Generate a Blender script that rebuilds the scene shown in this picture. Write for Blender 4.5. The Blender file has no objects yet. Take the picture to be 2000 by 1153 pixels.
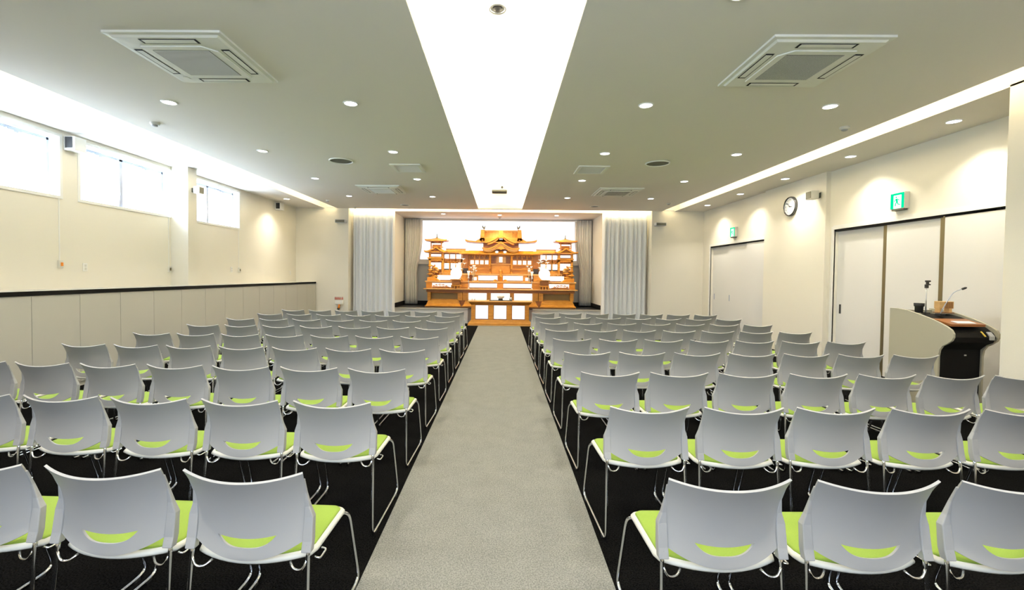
import bpy, bmesh, math, random
from mathutils import Vector, Matrix
from mathutils.geometry import tessellate_polygon
random.seed(7)
C = bpy.context.scene.collection
PI = math.pi

# ------------------------------------------------------------------ camera
cam = bpy.data.cameras.new('camera'); co = bpy.data.objects.new('camera', cam); C.objects.link(co)
cam.lens = 891.33 / 2000 * 36; cam.sensor_width = 36; cam.shift_x = .0161; cam.shift_y = -.0082
Rv = Vector((0.9998505, 0.01317654, 0.01119632)); Dv = Vector((0.01151869, -0.02464937, -0.9996298)); Fv = Vector((-0.01289568, 0.99960932, -0.02479746))
m = Matrix.Identity(4)
for i in range(3):
    m[i][0] = Rv[i]; m[i][1] = -Dv[i]; m[i][2] = -Fv[i]
m[2][3] = 1.5
co.matrix_world = m
cam.clip_start = .05
bpy.context.scene.camera = co

# ------------------------------------------------------------------ world, exposure
w = bpy.data.worlds.new('sky'); bpy.context.scene.world = w; w.use_nodes = True
w.node_tree.nodes['Background'].inputs[0].default_value = (.8, .9, 1, 1)
w.node_tree.nodes['Background'].inputs[1].default_value = 3.0
vs = bpy.context.scene.view_settings
vs.view_transform = 'Standard'; vs.look = 'None'; vs.gamma = 1; vs.use_curve_mapping = False
vs.exposure = 0.0
WARM = (1, .87, .64); NEUT = (1, .93, .80); DAY = (.72, .84, 1)
DOWN_W = 15.0; COVE_W = 23.0; SLOT_W = 13.0; WIN_W = 110.0; REAR_W = 115.0

def area(name, loc, sx, sy, watts, col, rot=(0, 0, 0), parent=None, spread=PI, shape='RECTANGLE'):
    l = bpy.data.lights.new(name, 'AREA'); l.shape = shape; l.size = sx
    if shape == 'RECTANGLE': l.size_y = sy
    l.energy = watts; l.color = col; l.spread = spread
    o = bpy.data.objects.new(name, l); C.objects.link(o); o.location = loc; o.rotation_euler = rot
    if parent: o.parent = parent
    return o

# ------------------------------------------------------------------ materials
def mat(name, col, rough=.5, metal=0, noise=0, nscale=20, bump=0, bscale=200, spec=.5, emis=None, estr=0, coat=0, alpha=None):
    M = bpy.data.materials.new(name); M.use_nodes = True; nt = M.node_tree; b = nt.nodes['Principled BSDF']
    b.inputs['Base Color'].default_value = (*col, 1); b.inputs['Roughness'].default_value = rough
    b.inputs['Metallic'].default_value = metal; b.inputs['Specular IOR Level'].default_value = spec
    b.inputs['Coat Weight'].default_value = coat
    tc = nt.nodes.new('ShaderNodeTexCoord')
    if noise:
        n = nt.nodes.new('ShaderNodeTexNoise'); n.inputs['Scale'].default_value = nscale; n.inputs['Detail'].default_value = 4
        nt.links.new(tc.outputs['Object'], n.inputs['Vector'])
        mx = nt.nodes.new('ShaderNodeMix'); mx.data_type = 'RGBA'
        mx.inputs['A'].default_value = (*[c * (1 - noise) for c in col], 1); mx.inputs['B'].default_value = (*[min(1, c * (1 + noise)) for c in col], 1)
        nt.links.new(n.outputs['Fac'], mx.inputs['Factor']); nt.links.new(mx.outputs['Result'], b.inputs['Base Color'])
    if bump:
        n2 = nt.nodes.new('ShaderNodeTexNoise'); n2.inputs['Scale'].default_value = bscale
        nt.links.new(tc.outputs['Object'], n2.inputs['Vector'])
        bp = nt.nodes.new('ShaderNodeBump'); bp.inputs['Strength'].default_value = bump; bp.inputs['Distance'].default_value = .002
        nt.links.new(n2.outputs['Fac'], bp.inputs['Height']); nt.links.new(bp.outputs['Normal'], b.inputs['Normal'])
    if emis:
        b.inputs['Emission Color'].default_value = (*emis, 1); b.inputs['Emission Strength'].default_value = estr
    return M

def wood(name, c1, c2, rough=.38, scale=(3, 3, 14)):
    M = bpy.data.materials.new(name); M.use_nodes = True; nt = M.node_tree; b = nt.nodes['Principled BSDF']
    tc = nt.nodes.new('ShaderNodeTexCoord'); mp = nt.nodes.new('ShaderNodeMapping'); mp.inputs['Scale'].default_value = scale
    n = nt.nodes.new('ShaderNodeTexNoise'); n.inputs['Scale'].default_value = 2; n.inputs['Detail'].default_value = 6; n.inputs['Distortion'].default_value = .6
    r = nt.nodes.new('ShaderNodeValToRGB'); r.color_ramp.elements[0].position = .3; r.color_ramp.elements[1].position = .7
    r.color_ramp.elements[0].color = (*c1, 1); r.color_ramp.elements[1].color = (*c2, 1)
    nt.links.new(tc.outputs['Object'], mp.inputs[0]); nt.links.new(mp.outputs[0], n.inputs['Vector'])
    nt.links.new(n.outputs['Fac'], r.inputs[0]); nt.links.new(r.outputs[0], b.inputs['Base Color'])
    b.inputs['Roughness'].default_value = rough
    return M

def emit(name, col, s):
    M = bpy.data.materials.new(name); M.use_nodes = True; nt = M.node_tree
    nt.nodes.remove(nt.nodes['Principled BSDF']); e = nt.nodes.new('ShaderNodeEmission')
    e.inputs[0].default_value = (*col, 1); e.inputs[1].default_value = s
    nt.links.new(e.outputs[0], nt.nodes['Material Output'].inputs[0]); return M

M_ceil = mat('ceiling_paper', (.80, .765, .71), .9, bump=.25, bscale=120)
M_cove = mat('cove_paint', (.85, .82, .72), .9)
M_wall = mat('cream_wallpaper', (.80, .76, .65), .9, bump=.3, bscale=150)
M_wallw = mat('white_wallpaper', (.78, .77, .72), .9, bump=.2, bscale=150)
M_grayw = mat('grey_wall', (.52, .54, .53), .8)
M_white = mat('white_paint', (.82, .81, .76), .45)
M_doorm = mat('door_laminate', (.74, .73, .70), .42)
M_cab = mat('cabinet_laminate', (.55, .54, .48), .45)
M_black = mat('black_paint', (.005, .005, .005), .6, spec=.15)
M_dark = mat('dark_rubber', (.02, .02, .02), .6)
M_gold = mat('bronze_edge', (.20, .17, .09), .35, .6)
M_chrome = mat('chrome', (.75, .76, .78), .12, 1)
M_alum = mat('aluminium', (.42, .47, .58), .35, .7)
M_plast = mat('white_plastic', (.375, .372, .362), .42)
M_plastc = mat('cream_plastic', (.66, .65, .58), .4)
M_green = mat('lime_fabric', (.25, .375, .05), .85, noise=.12, nscale=300, bump=.3, bscale=600)
M_panelac = mat('ac_plastic', (.82, .82, .76), .5)
M_grille = mat('ac_grille', (.13, .13, .10), .7, bump=.6, bscale=300)
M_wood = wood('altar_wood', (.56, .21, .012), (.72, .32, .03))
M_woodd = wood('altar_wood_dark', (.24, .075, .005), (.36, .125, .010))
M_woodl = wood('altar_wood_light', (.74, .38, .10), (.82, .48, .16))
M_lattice = mat('lattice_panel', (.26, .16, .05), .6, noise=.35, nscale=160, bump=.5, bscale=300)
M_lit = emit('lit_paper', (1, .97, .88), 1.5)
M_litl = emit('lamp_globe', (1, .98, .92), 2.6)
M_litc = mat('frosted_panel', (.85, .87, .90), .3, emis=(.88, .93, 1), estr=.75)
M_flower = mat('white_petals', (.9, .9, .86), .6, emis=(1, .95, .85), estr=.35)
M_silver = mat('silver_metal', (.62, .64, .66), .3, .8)
M_curt = mat('white_curtain', (.86, .87, .86), .8, bump=.1)
M_curti = mat('cream_sheer_curtain', (.86, .84, .76), .8)
M_screen = emit('daylit_screen', (.93, .96, 1), 1.35)
M_glass = bpy.data.materials.new('window_glass'); M_glass.use_nodes = True; nt = M_glass.node_tree; nt.nodes.remove(nt.nodes['Principled BSDF'])
tr = nt.nodes.new('ShaderNodeBsdfTransparent'); gl_ = nt.nodes.new('ShaderNodeBsdfGlossy'); gl_.inputs['Roughness'].default_value = .03
mx_ = nt.nodes.new('ShaderNodeMixShader'); mx_.inputs[0].default_value = .04; tr.inputs[0].default_value = (.96, .98, 1, 1)
nt.links.new(tr.outputs[0], mx_.inputs[1]); nt.links.new(gl_.outputs[0], mx_.inputs[2]); nt.links.new(mx_.outputs[0], nt.nodes['Material Output'].inputs[0])
M_lampd = emit('downlight_lens', (1, .98, .94), 14)
M_exg = emit('exit_green', (.0, .85, .38), 1.1)
M_exw = emit('exit_white', (.9, 1, .98), 1.6)
M_red = mat('red_print', (.55, .06, .01), .5)
M_orange = mat('orange_plastic', (.75, .22, .01), .4)
M_beige = mat('lectern_laminate', (.40, .38, .29), .5)
M_boxwood = wood('box_wood', (.62, .38, .14), (.76, .50, .22))
M_tray = wood('tray_wood', (.20, .065, .010), (.28, .10, .02))
M_face = mat('clock_face', (.72, .75, .80), .3)
M_stage = mat('stage_dark_gloss', (.012, .012, .012), .3, spec=.3)
M_nose = mat('stage_nosing', (.55, .52, .44), .6)
M_lcd = mat('grey_label', (.45, .46, .47), .5)

def carpet(name, c1, c2, scale, rough=1):
    M = bpy.data.materials.new(name); M.use_nodes = True; nt = M.node_tree; b = nt.nodes['Principled BSDF']
    tc = nt.nodes.new('ShaderNodeTexCoord'); n = nt.nodes.new('ShaderNodeTexNoise'); n.inputs['Scale'].default_value = scale; n.inputs['Detail'].default_value = 3
    n3 = nt.nodes.new('ShaderNodeTexNoise'); n3.inputs['Scale'].default_value = 6
    r = nt.nodes.new('ShaderNodeValToRGB'); r.color_ramp.elements[0].position = .42; r.color_ramp.elements[1].position = .68
    r.color_ramp.elements[0].color = (*c1, 1); r.color_ramp.elements[1].color = (*c2, 1)
    ad = nt.nodes.new('ShaderNodeMath'); ad.operation = 'MULTIPLY_ADD'; ad.inputs[1].default_value = .12; 
    nt.links.new(tc.outputs['Object'], n.inputs['Vector']); nt.links.new(tc.outputs['Object'], n3.inputs['Vector'])
    nt.links.new(n3.outputs['Fac'], ad.inputs[0]); nt.links.new(n.outputs['Fac'], ad.inputs[2])
    nt.links.new(ad.outputs[0], r.inputs[0]); nt.links.new(r.outputs[0], b.inputs['Base Color'])
    bp = nt.nodes.new('ShaderNodeBump'); bp.inputs['Strength'].default_value = .6; bp.inputs['Distance'].default_value = .004
    nt.links.new(n.outputs['Fac'], bp.inputs['Height']); nt.links.new(bp.outputs['Normal'], b.inputs['Normal'])
    b.inputs['Roughness'].default_value = rough; b.inputs['Specular IOR Level'].default_value = .02
    return M
M_floor = carpet('black_carpet', (.0008, .0008, .0008), (.009, .009, .0085), 130)
M_run = carpet('grey_runner', (.155, .158, .145), (.27, .273, .25), 140)

# ------------------------------------------------------------------ mesh helpers
def box(bm, x0, x1, y0, y1, z0, z1, bev=0):
    v = [bm.verts.new(p) for p in ((x0, y0, z0), (x1, y0, z0), (x1, y1, z0), (x0, y1, z0), (x0, y0, z1), (x1, y0, z1), (x1, y1, z1), (x0, y1, z1))]
    fs = [bm.faces.new([v[i] for i in q]) for q in ((3, 2, 1, 0), (4, 5, 6, 7), (0, 1, 5, 4), (1, 2, 6, 5), (2, 3, 7, 6), (3, 0, 4, 7))]
    if bev:
        es = list({e for f in fs for e in f.edges})
        bmesh.ops.bevel(bm, geom=es, offset=bev, segments=2, affect='EDGES', profile=.6)

def prism(bm, pts, axis, a, b):
    """extrude an outline of (u,v) along axis from a to b. axis x: (y,z); y: (x,z); z: (x,y)"""
    def P(u, v, t): return {'x': (t, u, v), 'y': (u, t, v), 'z': (u, v, t)}[axis]
    A = [bm.verts.new(P(u, v, a)) for u, v in pts]; B = [bm.verts.new(P(u, v, b)) for u, v in pts]
    n = len(pts)
    tri = tessellate_polygon([[Vector((u, v, 0)) for u, v in pts]])
    for t in tri:
        for L in (A, B):
            try: bm.faces.new([L[i] for i in t])
            except ValueError: pass
    for i in range(n): bm.faces.new((A[i], A[(i + 1) % n], B[(i + 1) % n], B[i]))

def tube(bm, pts, r, n=8, closed=False):
    pts = [Vector(p) for p in pts]; rings = []
    N = len(pts); prev = None
    for i, p in enumerate(pts):
        if closed: t = (pts[(i + 1) % N] - pts[i - 1])
        else: t = (pts[min(i + 1, N - 1)] - pts[max(i - 1, 0)])
        t.normalize()
        if prev is None:
            a = Vector((0, 0, 1)) if abs(t.z) < .9 else Vector((1, 0, 0)); u = t.cross(a).normalized()
        else:
            u = (prev - t * prev.dot(t)).normalized()
        prev = u; v = t.cross(u)
        rr = r[i] if isinstance(r, (list, tuple)) else r
        rings.append([bm.verts.new(p + (u * math.cos(k * 2 * PI / n) + v * math.sin(k * 2 * PI / n)) * rr) for k in range(n)])
    m_ = N if closed else N - 1
    for i in range(m_):
        A, B = rings[i], rings[(i + 1) % N]
        for k in range(n): bm.faces.new((A[k], A[(k + 1) % n], B[(k + 1) % n], B[k]))
    if not closed:
        bm.faces.new(rings[0][::-1]); bm.faces.new(rings[-1])

def smoothpath(pts, rad=.04, seg=4):
    """round the corners of a polyline"""
    pts = [Vector(p) for p in pts]; out = [pts[0]]
    for i in range(1, len(pts) - 1):
        a, b, c = pts[i - 1], pts[i], pts[i + 1]
        d1 = min(rad, (a - b).length * .45); d2 = min(rad, (c - b).length * .45)
        p, q = b + (a - b).normalized() * d1, b + (c - b).normalized() * d2
        for k in range(seg + 1):
            t = k / seg; out.append(p * (1 - t) ** 2 + b * 2 * t * (1 - t) + q * t * t)
    out.append(pts[-1]); return out

def lathe(bm, prof, cx=0, cy=0, n=20, cz=0):
    rings = []
    for r, z in prof:
        rings.append([bm.verts.new((cx + r * math.cos(k * 2 * PI / n), cy + r * math.sin(k * 2 * PI / n), cz + z)) for k in range(n)])
    for A, B in zip(rings, rings[1:]):
        for k in range(n): bm.faces.new((A[k], A[(k + 1) % n], B[(k + 1) % n], B[k]))
    bm.faces.new(rings[0][::-1]); bm.faces.new(rings[-1])

def lathe_x(bm, prof, c, n=24, sgn=1):
    """turned about the x axis: prof (radius, offset along x)"""
    rings = []
    for r, z in prof:
        rings.append([bm.verts.new((c[0] + sgn * z, c[1] + r * math.cos(k * 2 * PI / n), c[2] + r * math.sin(k * 2 * PI / n))) for k in range(n)])
    for A, B in zip(rings, rings[1:]):
        for k in range(n): bm.faces.new((A[k], A[(k + 1) % n], B[(k + 1) % n], B[k]))
    bm.faces.new(rings[0][::-1]); bm.faces.new(rings[-1])

def obj(name, bm, m, parent=None, smooth=False, subsurf=0, bevel=0):
    bmesh.ops.recalc_face_normals(bm, faces=bm.faces[:])
    me = bpy.data.meshes.new(name); bm.to_mesh(me); bm.free()
    me.materials.append(m)
    if smooth:
        for p in me.polygons: p.use_smooth = True
    o = bpy.data.objects.new(name, me); C.objects.link(o)
    if parent: o.parent = parent
    if bevel:
        b = o.modifiers.new('bevel', 'BEVEL'); b.width = bevel; b.segments = 2; b.limit_method = 'ANGLE'
    if subsurf:
        s = o.modifiers.new('subsurf', 'SUBSURF'); s.levels = subsurf; s.render_levels = subsurf
    return o

def bake(o):
    """replace a mesh by its own modified result"""
    dg = bpy.context.evaluated_depsgraph_get(); dg.update()
    me = bpy.data.meshes.new_from_object(o.evaluated_get(dg)); o.modifiers.clear(); o.data = me; return o

def tag(o, label, cat, group=None, kind=None):
    o['label'] = label; o['category'] = cat
    if group: o['group'] = group
    if kind: o['kind'] = kind
    return o
def thing(name, label, cat, loc=(0, 0, 0), rz=0, group=None):
    o = bpy.data.objects.new(name, None); C.objects.link(o); o.location = loc; o.rotation_euler = (0, 0, rz); o.empty_display_size = .1
    return tag(o, label, cat, group)
def struct(name, bm, m, parent=None):
    o = obj(name, bm, m, parent)
    if not parent: o['kind'] = 'structure'
    return o
def B(*boxes, bev=0):
    bm = bmesh.new()
    for b in boxes: box(bm, *b, bev=bev)
    return bm
def dup(root, loc, rz=None, label=None, group=None):
    r = root.copy(); C.objects.link(r); r.location = loc
    if rz is not None: r.rotation_euler = (0, 0, rz)
    if label: r['label'] = label
    if group: r['group'] = group
    for ch in list(root.children):
        c = ch.copy(); C.objects.link(c); c.parent = r
        for g in ch.children:
            d = g.copy(); C.objects.link(d); d.parent = c
    return r

# ================================================================== ROOM SHELL
H = 3.4125            # ceiling height
CT = .02              # ceiling board thickness
XL, XR = -6.05, 5.85  # side walls
YB, YF = 13.35, -.7  # altar-end wall, wall behind the camera
struct('floor', B((XL - .3, 6.3, YF - .2, 16.2, -.12, 0)), M_floor)
# ceiling slabs with three slots
bm = bmesh.new()
for x0, x1 in ((XL - .25, -5.19), (-4.83, -.69), (.57, 4.63), (4.99, 6.2)):
    box(bm, x0, x1, YF - .1, YB, H, H + CT)
box(bm, -5.19, -4.83, YF - .1, YF, H, H + CT)
box(bm, XL - .25, -4.5, YB, 16.1, H, H + CT); box(bm, 4.35, 6.2, YB, 16.1, H, H + CT)
box(bm, -4.5, 4.35, 13.85, 16.1, H, H + CT)
struct('ceiling', bm, M_ceil)
def cove(name, x0, x1, y0, y1, z1, ov=.22, ovy=0):
    t = .05; a, b = x0 - ov, x1 + ov; c, d = y0 - ovy, y1 + ovy; z0 = H + CT
    bm = B((a - t, b + t, c - t, d + t, z1, z1 + t), (a - t, a, c - t, d + t, z0, z1), (b, b + t, c - t, d + t, z0, z1), (a, b, c - t, c, z0, z1), (a, b, d, d + t, z0, z1))
    return struct(name, bm, M_cove)
cove('trim_1', -.69, .57, YF, 13.28, 3.80, .32)
cove('trim_2', -5.19, -4.83, YF, 13.33, 3.62, .14)
cove('trim_3', 4.63, 4.99, YF, 13.33, 3.62, .14)
cove('trim_4', -4.5, 4.35, 13.4, 13.84, 3.62, 0)
# LED strips lying on the ledges of the coves
def strip(name, label, x, y0, y1, z, watts, col, tilt, wdt=.05, along='y'):
    t = thing(name, label, 'light strip', (x, (y0 + y1) / 2, z)) if along == 'y' else thing(name, label, 'light strip', ((y0 + y1) / 2, x, z))
    L = y1 - y0
    if along == 'y':
        obj('strip_channel', B((-wdt / 2, wdt / 2, -L / 2, L / 2, 0, .015)), M_white, t)
        area('strip_light', (0, 0, .03), wdt, L, watts, col, (PI, tilt, 0), t)
    else:
        obj('strip_channel', B((-L / 2, L / 2, -wdt / 2, wdt / 2, 0, .015)), M_white, t)
        area('strip_light', (0, 0, .03), L, wdt, watts, col, (PI + tilt, 0, 0), t)
    return t
zl = H + CT + .004
strip('light_strip', 'warm cove light strip hidden on the left ledge of the centre ceiling recess', -.86, YF, 13.2, zl, COVE_W * 16, (1, .88, .68), 0)
strip('light_strip', 'warm cove light strip hidden on the right ledge of the centre ceiling recess', .74, YF, 13.2, zl, COVE_W * 16, (1, .88, .68), 0)
strip('light_strip', 'warm cove light strip in the long ceiling slot on the window side', -4.76, YF, 13.28, zl, SLOT_W * 16, WARM, 0)
strip('light_strip', 'warm cove light strip in the long ceiling slot on the door side', 4.56, YF, 13.28, zl, SLOT_W * 16, WARM, 0)
s_ = strip('light_strip', 'warm cove light strip in the cross slot above the front curtains', 13.43, -4.45, 4.3, H + .02, SLOT_W * 22, WARM, 0, .04, 'x')
# walls
WZ0, WZ1 = 2.51, 3.33
wins = [(4.38, 6.19), (6.48, 8.28), (8.65, 10.45)]
bm = B((XL - .2, XL, YF, 16, 0, WZ0), (XL - .2, XL, YF, 16, WZ1, H))
ys = [YF] + [v for p in wins for v in p] + [16]
for i in range(0, len(ys), 2): box(bm, XL - .2, XL, ys[i], ys[i + 1], WZ0, WZ1)
struct('wall_left', bm, M_wall)
struct('wall_left_pillar', B((XL, -5.73, 8.28, 8.52, 0, H)), M_wall)
bm = B((XR, XR + .2, YF, 4.61, 0, H), (4.99, XR, YF, 4.61, 0, H), (4.99, 5.1, YF, 4.61, H, H + .2))
D1 = (10.22, 12.88); D2 = (5.30, 8.13); DZ = 2.37
box(bm, XR, XR + .2, 4.61, D2[0], 0, H); box(bm, XR, XR + .2, D2[1], D1[0], 0, H); box(bm, XR, XR + .2, D1[1], 16, 0, H)
box(bm, XR, XR + .2, D2[0], D2[1], DZ, H); box(bm, XR, XR + .2, D1[0], D1[1], DZ, H)
box(bm, 5.77, XR, 8.25, 10.14, 0, H)
box(bm, XR + .12, XR + .2, D2[0], D2[1], 0, DZ); box(bm, XR + .12, XR + .2, D1[0], D1[1], 0, DZ)
struct('wall_right', bm, M_wall)
bm = B((XL, -4.5, YB, 16, 0, H), (4.35, XR, YB, 16, 0, H), (-4.5, -3.33, 13.85, 16, 0, H), (3.07, 4.35, 13.85, 16, 0, H))
struct('wall_front', bm, M_wall)
struct('wall_alcove', B((-3.33, 3.07, 15.7, 16, 0, H)), M_grayw)
# wall behind the camera, with a daylit window
struct('wall_back', B((XL, -2.6, YF - .2, YF, 0, H), (2.2, 5.2, YF - .2, YF, 0, H), (-2.6, 2.2, YF - .2, YF, 0, 1.5), (-2.6, 2.2, YF - .2, YF, 3.2, H)), M_wall)
area('rear_daylight', (-.2, YF - .45, 2.4), 4.7, 1.6, REAR_W, (.62, .76, 1), (PI / 2 - .35, 0, 0))
# stage
bm = B((-3.33, 3.07, 14.1, 15.7, .0, .45), (-4.5, 4.35, 13.9, 14.1, 0, .45)); 
struct('floor_stage', B((-3.33, 3.07, 14.12, 15.7, .449, .463)), M_stage)
struct('floor_stage_base', B((-3.33, -1.03, 14.10, 15.7, 0, .449), (.97, 3.07, 14.10, 15.7, 0, .449), (-1.03, .97, 14.25, 15.7, 0, .449)), M_wallw)
struct('trim_5', B((-3.33, -1.03, 14.07, 14.12, .42, .468), (.97, 3.07, 14.07, 14.12, .42, .468)), M_nose)
struct('baseboard_alcove', B((-3.33, 3.07, 15.68, 15.7, .463, .60), (-3.33, -3.315, 14.12, 15.7, .463, .60), (3.055, 3.07, 14.12, 15.7, .463, .60)), M_black)
# low storage wall with black edge along the left wall
bm = B((XL, -5.48, YF, 13.35, 0, 1.195))
struct('wall_low_left_core', bm, M_cab)
seams = [-2.9, -2.2, -1.55, -.9, -.25, .4, 1.05, 1.7, 2.35, 3.0, 3.6, 4.2, 4.6, 5.23, 5.84, 6.47, 7.1, 7.72, 8.35, 8.95, 9.58, 10.23, 10.87, 11.5, 12.13, 12.74, 13.35]
bm = bmesh.new()
for a, b in zip(seams, seams[1:]):
    box(bm, -5.48, -5.462, a + .003, b - .003, .06, 1.195)
cabp = struct('wall_low_left', bm, M_cab)
struct('trim_6', B((XL, -5.47, YF, 13.35, 1.195, 1.25)), M_cab)
struct('trim_7', B((-5.47, -5.45, YF, 13.35, 1.20, 1.253)), M_black)

# ------------------------------------------------------------------ windows
for i, (a, b) in enumerate(wins):
    xw = XL - .13
    fr = bmesh.new()   # white reveal casing
    box(fr, XL - .205, XL + .012, a - .03, a + .008, WZ0 - .03, WZ1 + .03); box(fr, XL - .205, XL + .012, b - .008, b + .03, WZ0 - .03, WZ1 + .03)
    box(fr, XL - .205, XL + .012, a + .008, b - .008, WZ0 - .03, WZ0 + .008); box(fr, XL - .205, XL + .012, a + .008, b - .008, WZ1 - .008, WZ1 + .03)
    W = struct('window_%d' % (i + 1), fr, M_white)
    mid = (a + b) / 2 - .03
    for (p, q) in ((a + .02, mid), (mid, b - .02)):
        s = bmesh.new(); t = .03
        box(s, xw - .03, xw, p, p + t, WZ0, WZ1 - .03); box(s, xw - .03, xw, q - t, q, WZ0, WZ1 - .03)
        box(s, xw - .03, xw, p, q, WZ0, WZ0 + .02); box(s, xw - .03, xw, p, q, WZ1 - .06, WZ1 - .02)
        so = obj('sash', s, M_alum, W)
        obj('pane', B((xw - .02, xw - .012, p + t, q - t, WZ0 + .02, WZ1 - .06)), M_glass, so)
        h = bmesh.new(); c_ = (p + q) / 2
        box(h, xw, xw + .03, c_ - .09, c_ + .09, WZ1 - .075, WZ1 - .05); box(h, xw + .01, xw + .05, c_ - .03, c_ + .03, WZ1 - .10, WZ1 - .07)
        obj('opener', h, M_alum, W)
        st = bmesh.new(); tube(st, [(xw + .01, q - .045, WZ1 - .25), (xw + .03, q - .05, WZ0 + .22), (xw + .02, q - .06, WZ0 + .06)], .006, 6)
        box(st, xw, xw + .03, q - .075, q - .03, WZ0 + .02, WZ0 + .06)
        obj('stay', st, M_alum, W)
    area('daylight', (XL - .26, (a + b) / 2, (WZ0 + WZ1) / 2), 1.1, b - a + .4, WIN_W, DAY, (0, -PI / 2 - .35, 0))
# opening cords running to handle boxes on the wall
for i, (y, z0, z1) in enumerate(((6.17, 1.63, 2.49), (8.22, 1.59, 2.49), (10.43, 1.60, 2.49))):
    t = thing('window_operator', ['small beige window opener box with orange tab below the nearest high window', 'small beige window opener box with cord below the middle high window beside the pillar', 'small beige window opener box with cord below the far high window'][i], 'window opener', (XL, y, z0 - .04))
    t['group'] = 'window opener boxes on the left wall'
    obj('cord_cover', B((0, .008, -.006, .006, .04, z1 - z0 + .04)), M_white, t)
    obj('housing', B((0, .03, -.03, .03, -.06, .05), bev=.006), M_plastc, t)
    obj('crank', B((.03, .045, -.012, .014, -.03, .02), bev=.004), M_orange if i == 0 else M_gold, t)
for i, (y, z) in enumerate(((6.55, 1.55), (10.15, 1.56), (13.0, 1.50))):
    t = thing('wall_outlet', ['white wall plate between the two nearest high windows', 'white wall plate below the far high window beside its opener box', 'white wall plate near the front left corner of the room'][i], 'wall plate', (XL, y, z), 0, 'wall plates on the left wall')
    obj('plate', B((0, .01, -.035, .035, -.06, .06), bev=.003), M_white, t)
    obj('socket', B((.01, .014, -.016, .016, .008, .04), (.01, .014, -.016, .016, -.04, -.008)), M_plastc, t)

# ------------------------------------------------------------------ doors
def sliding(name, a, b, z1, splits, gaps, handles):
    # splits: panel edges from near to far; offsets step back panel by panel
    fr = B((XR - .02, XR + .02, a - .05, a, 0, z1 + .05), (XR - .02, XR + .02, b, b + .05, 0, z1 + .05), (XR - .02, XR + .02, a, b, z1, z1 + .07))
    D = struct(name, fr, M_white)
    obj('track', B((XR + .0, XR + .11, a, b, z1 - .035, z1)), M_black, D)
    n = len(splits) - 1
    for k in range(n):
        off = gaps[k]
        p = obj('panel', B((XR + off, XR + off + .03, splits[k], splits[k + 1], .01, z1 - .02)), M_doorm, D)
        if gaps[k] < .05 and k < n:
            obj('edge_strip', B((XR + off - .002, XR + off + .032, splits[k + 1] - .025, splits[k + 1] + .0, .01, z1 - .02)), M_gold, p) if name == 'door_2' and k < n - 1 else None
        for hy in handles:
            if splits[k] < hy < splits[k + 1]:
                obj('handle', B((XR + off - .006, XR + off + .002, hy - .018, hy + .018, .90, 1.06)), M_alum if name == 'door_1' else M_dark, p)
    return D
sliding('door_1', D1[0], D1[1], DZ, [D1[0], 11.02, 11.95, D1[1]], [.01, .045, .08], [11.87, 12.78])
D = sliding('door_2', D2[0], D2[1], DZ, [D2[0], 6.15, 7.10, D2[1]], [.0, .035, .07], [8.04])
obj('edge_strip', B((XR + .003, XR + .03, 6.15, 6.19, .01, DZ - .02)), M_gold, D)
obj('edge_strip', B((XR + .038, XR + .065, 7.10, 7.14, .01, DZ - .02)), M_gold, D)
obj('rail_bracket', B((XR - .0, XR + .03, 5.45, 5.75, DZ - .03, DZ - .012)), M_silver, D)

# ------------------------------------------------------------------ aisle runner
tag(obj('carpet_runner', B((-.672, .562, YF + .02, 13.42, 0, .008)), M_run), 'long grey carpet runner down the centre aisle', 'carpet runner')

# ------------------------------------------------------------------ downlights
lens = bmesh.new(); lathe(lens, [(.066, -.004), (.066, .004)], n=24)
ring = bmesh.new(); tube(ring, [(.075 * math.cos(k * PI / 12), .075 * math.sin(k * PI / 12), -.002) for k in range(24)], .009, 6, True)
dl0 = thing('downlight', 'x', 'ceiling light', (0, 0, H))
obj('trim_ring', ring, M_white, dl0, True); obj('lens', lens, M_lampd, dl0)
area('lamp', (0, 0, -.012), .12, 0, DOWN_W, NEUT, (0, 0, 0), dl0, spread=math.radians(110), shape='DISK')
def place(x, y, lab, grp, first=[True]):
    if first[0]:
        first[0] = False; dl0.location = (x, y, H); dl0['label'] = lab; dl0['group'] = grp; return dl0
    return dup(dl0, (x, y, H), None, lab, grp)
cols = [(-3.77, 'outer column on the window side'), (-1.714, 'column just left of the glowing recess'), (1.585, 'column just right of the glowing recess'), (3.615, 'outer column on the door side')]
rows = [(5.147, 'nearest camera'), (7.158, 'second from camera'), (9.18, 'third from camera'), (11.22, 'farthest')]
for x, cn in cols:
    for y, rn in rows:
        place(x, y, 'round downlight in the main ceiling, %s, %s' % (cn, rn), 'downlights in the main ceiling')
    for y in (3.13, 1.1):
        place(x, y, 'round downlight above the camera end, %s' % cn, 'downlights over the camera')
for k, y in enumerate((5.6, 7.22, 8.86, 10.5, 12.16)):
    place(5.41, y, 'round downlight in the side soffit above the doors, %s' % ['first, by the near pillar', 'second from the camera', 'third from the camera, beside the clock', 'fourth from the camera', 'last, by the front corner'][k], 'downlights in the door side soffit')
place(-5.56, 11.75, 'round white downlight in the side soffit above the far left wall', 'downlight in the window side soffit')
for k, (x, y) in enumerate(((-1.85, 14.35), (-.08, 14.5), (1.72, 14.5))):
    place(x, y, 'small downlight in the alcove soffit above the altar, %s' % ['left one', 'middle one', 'right one'][k], 'downlights above the altar')

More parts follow.
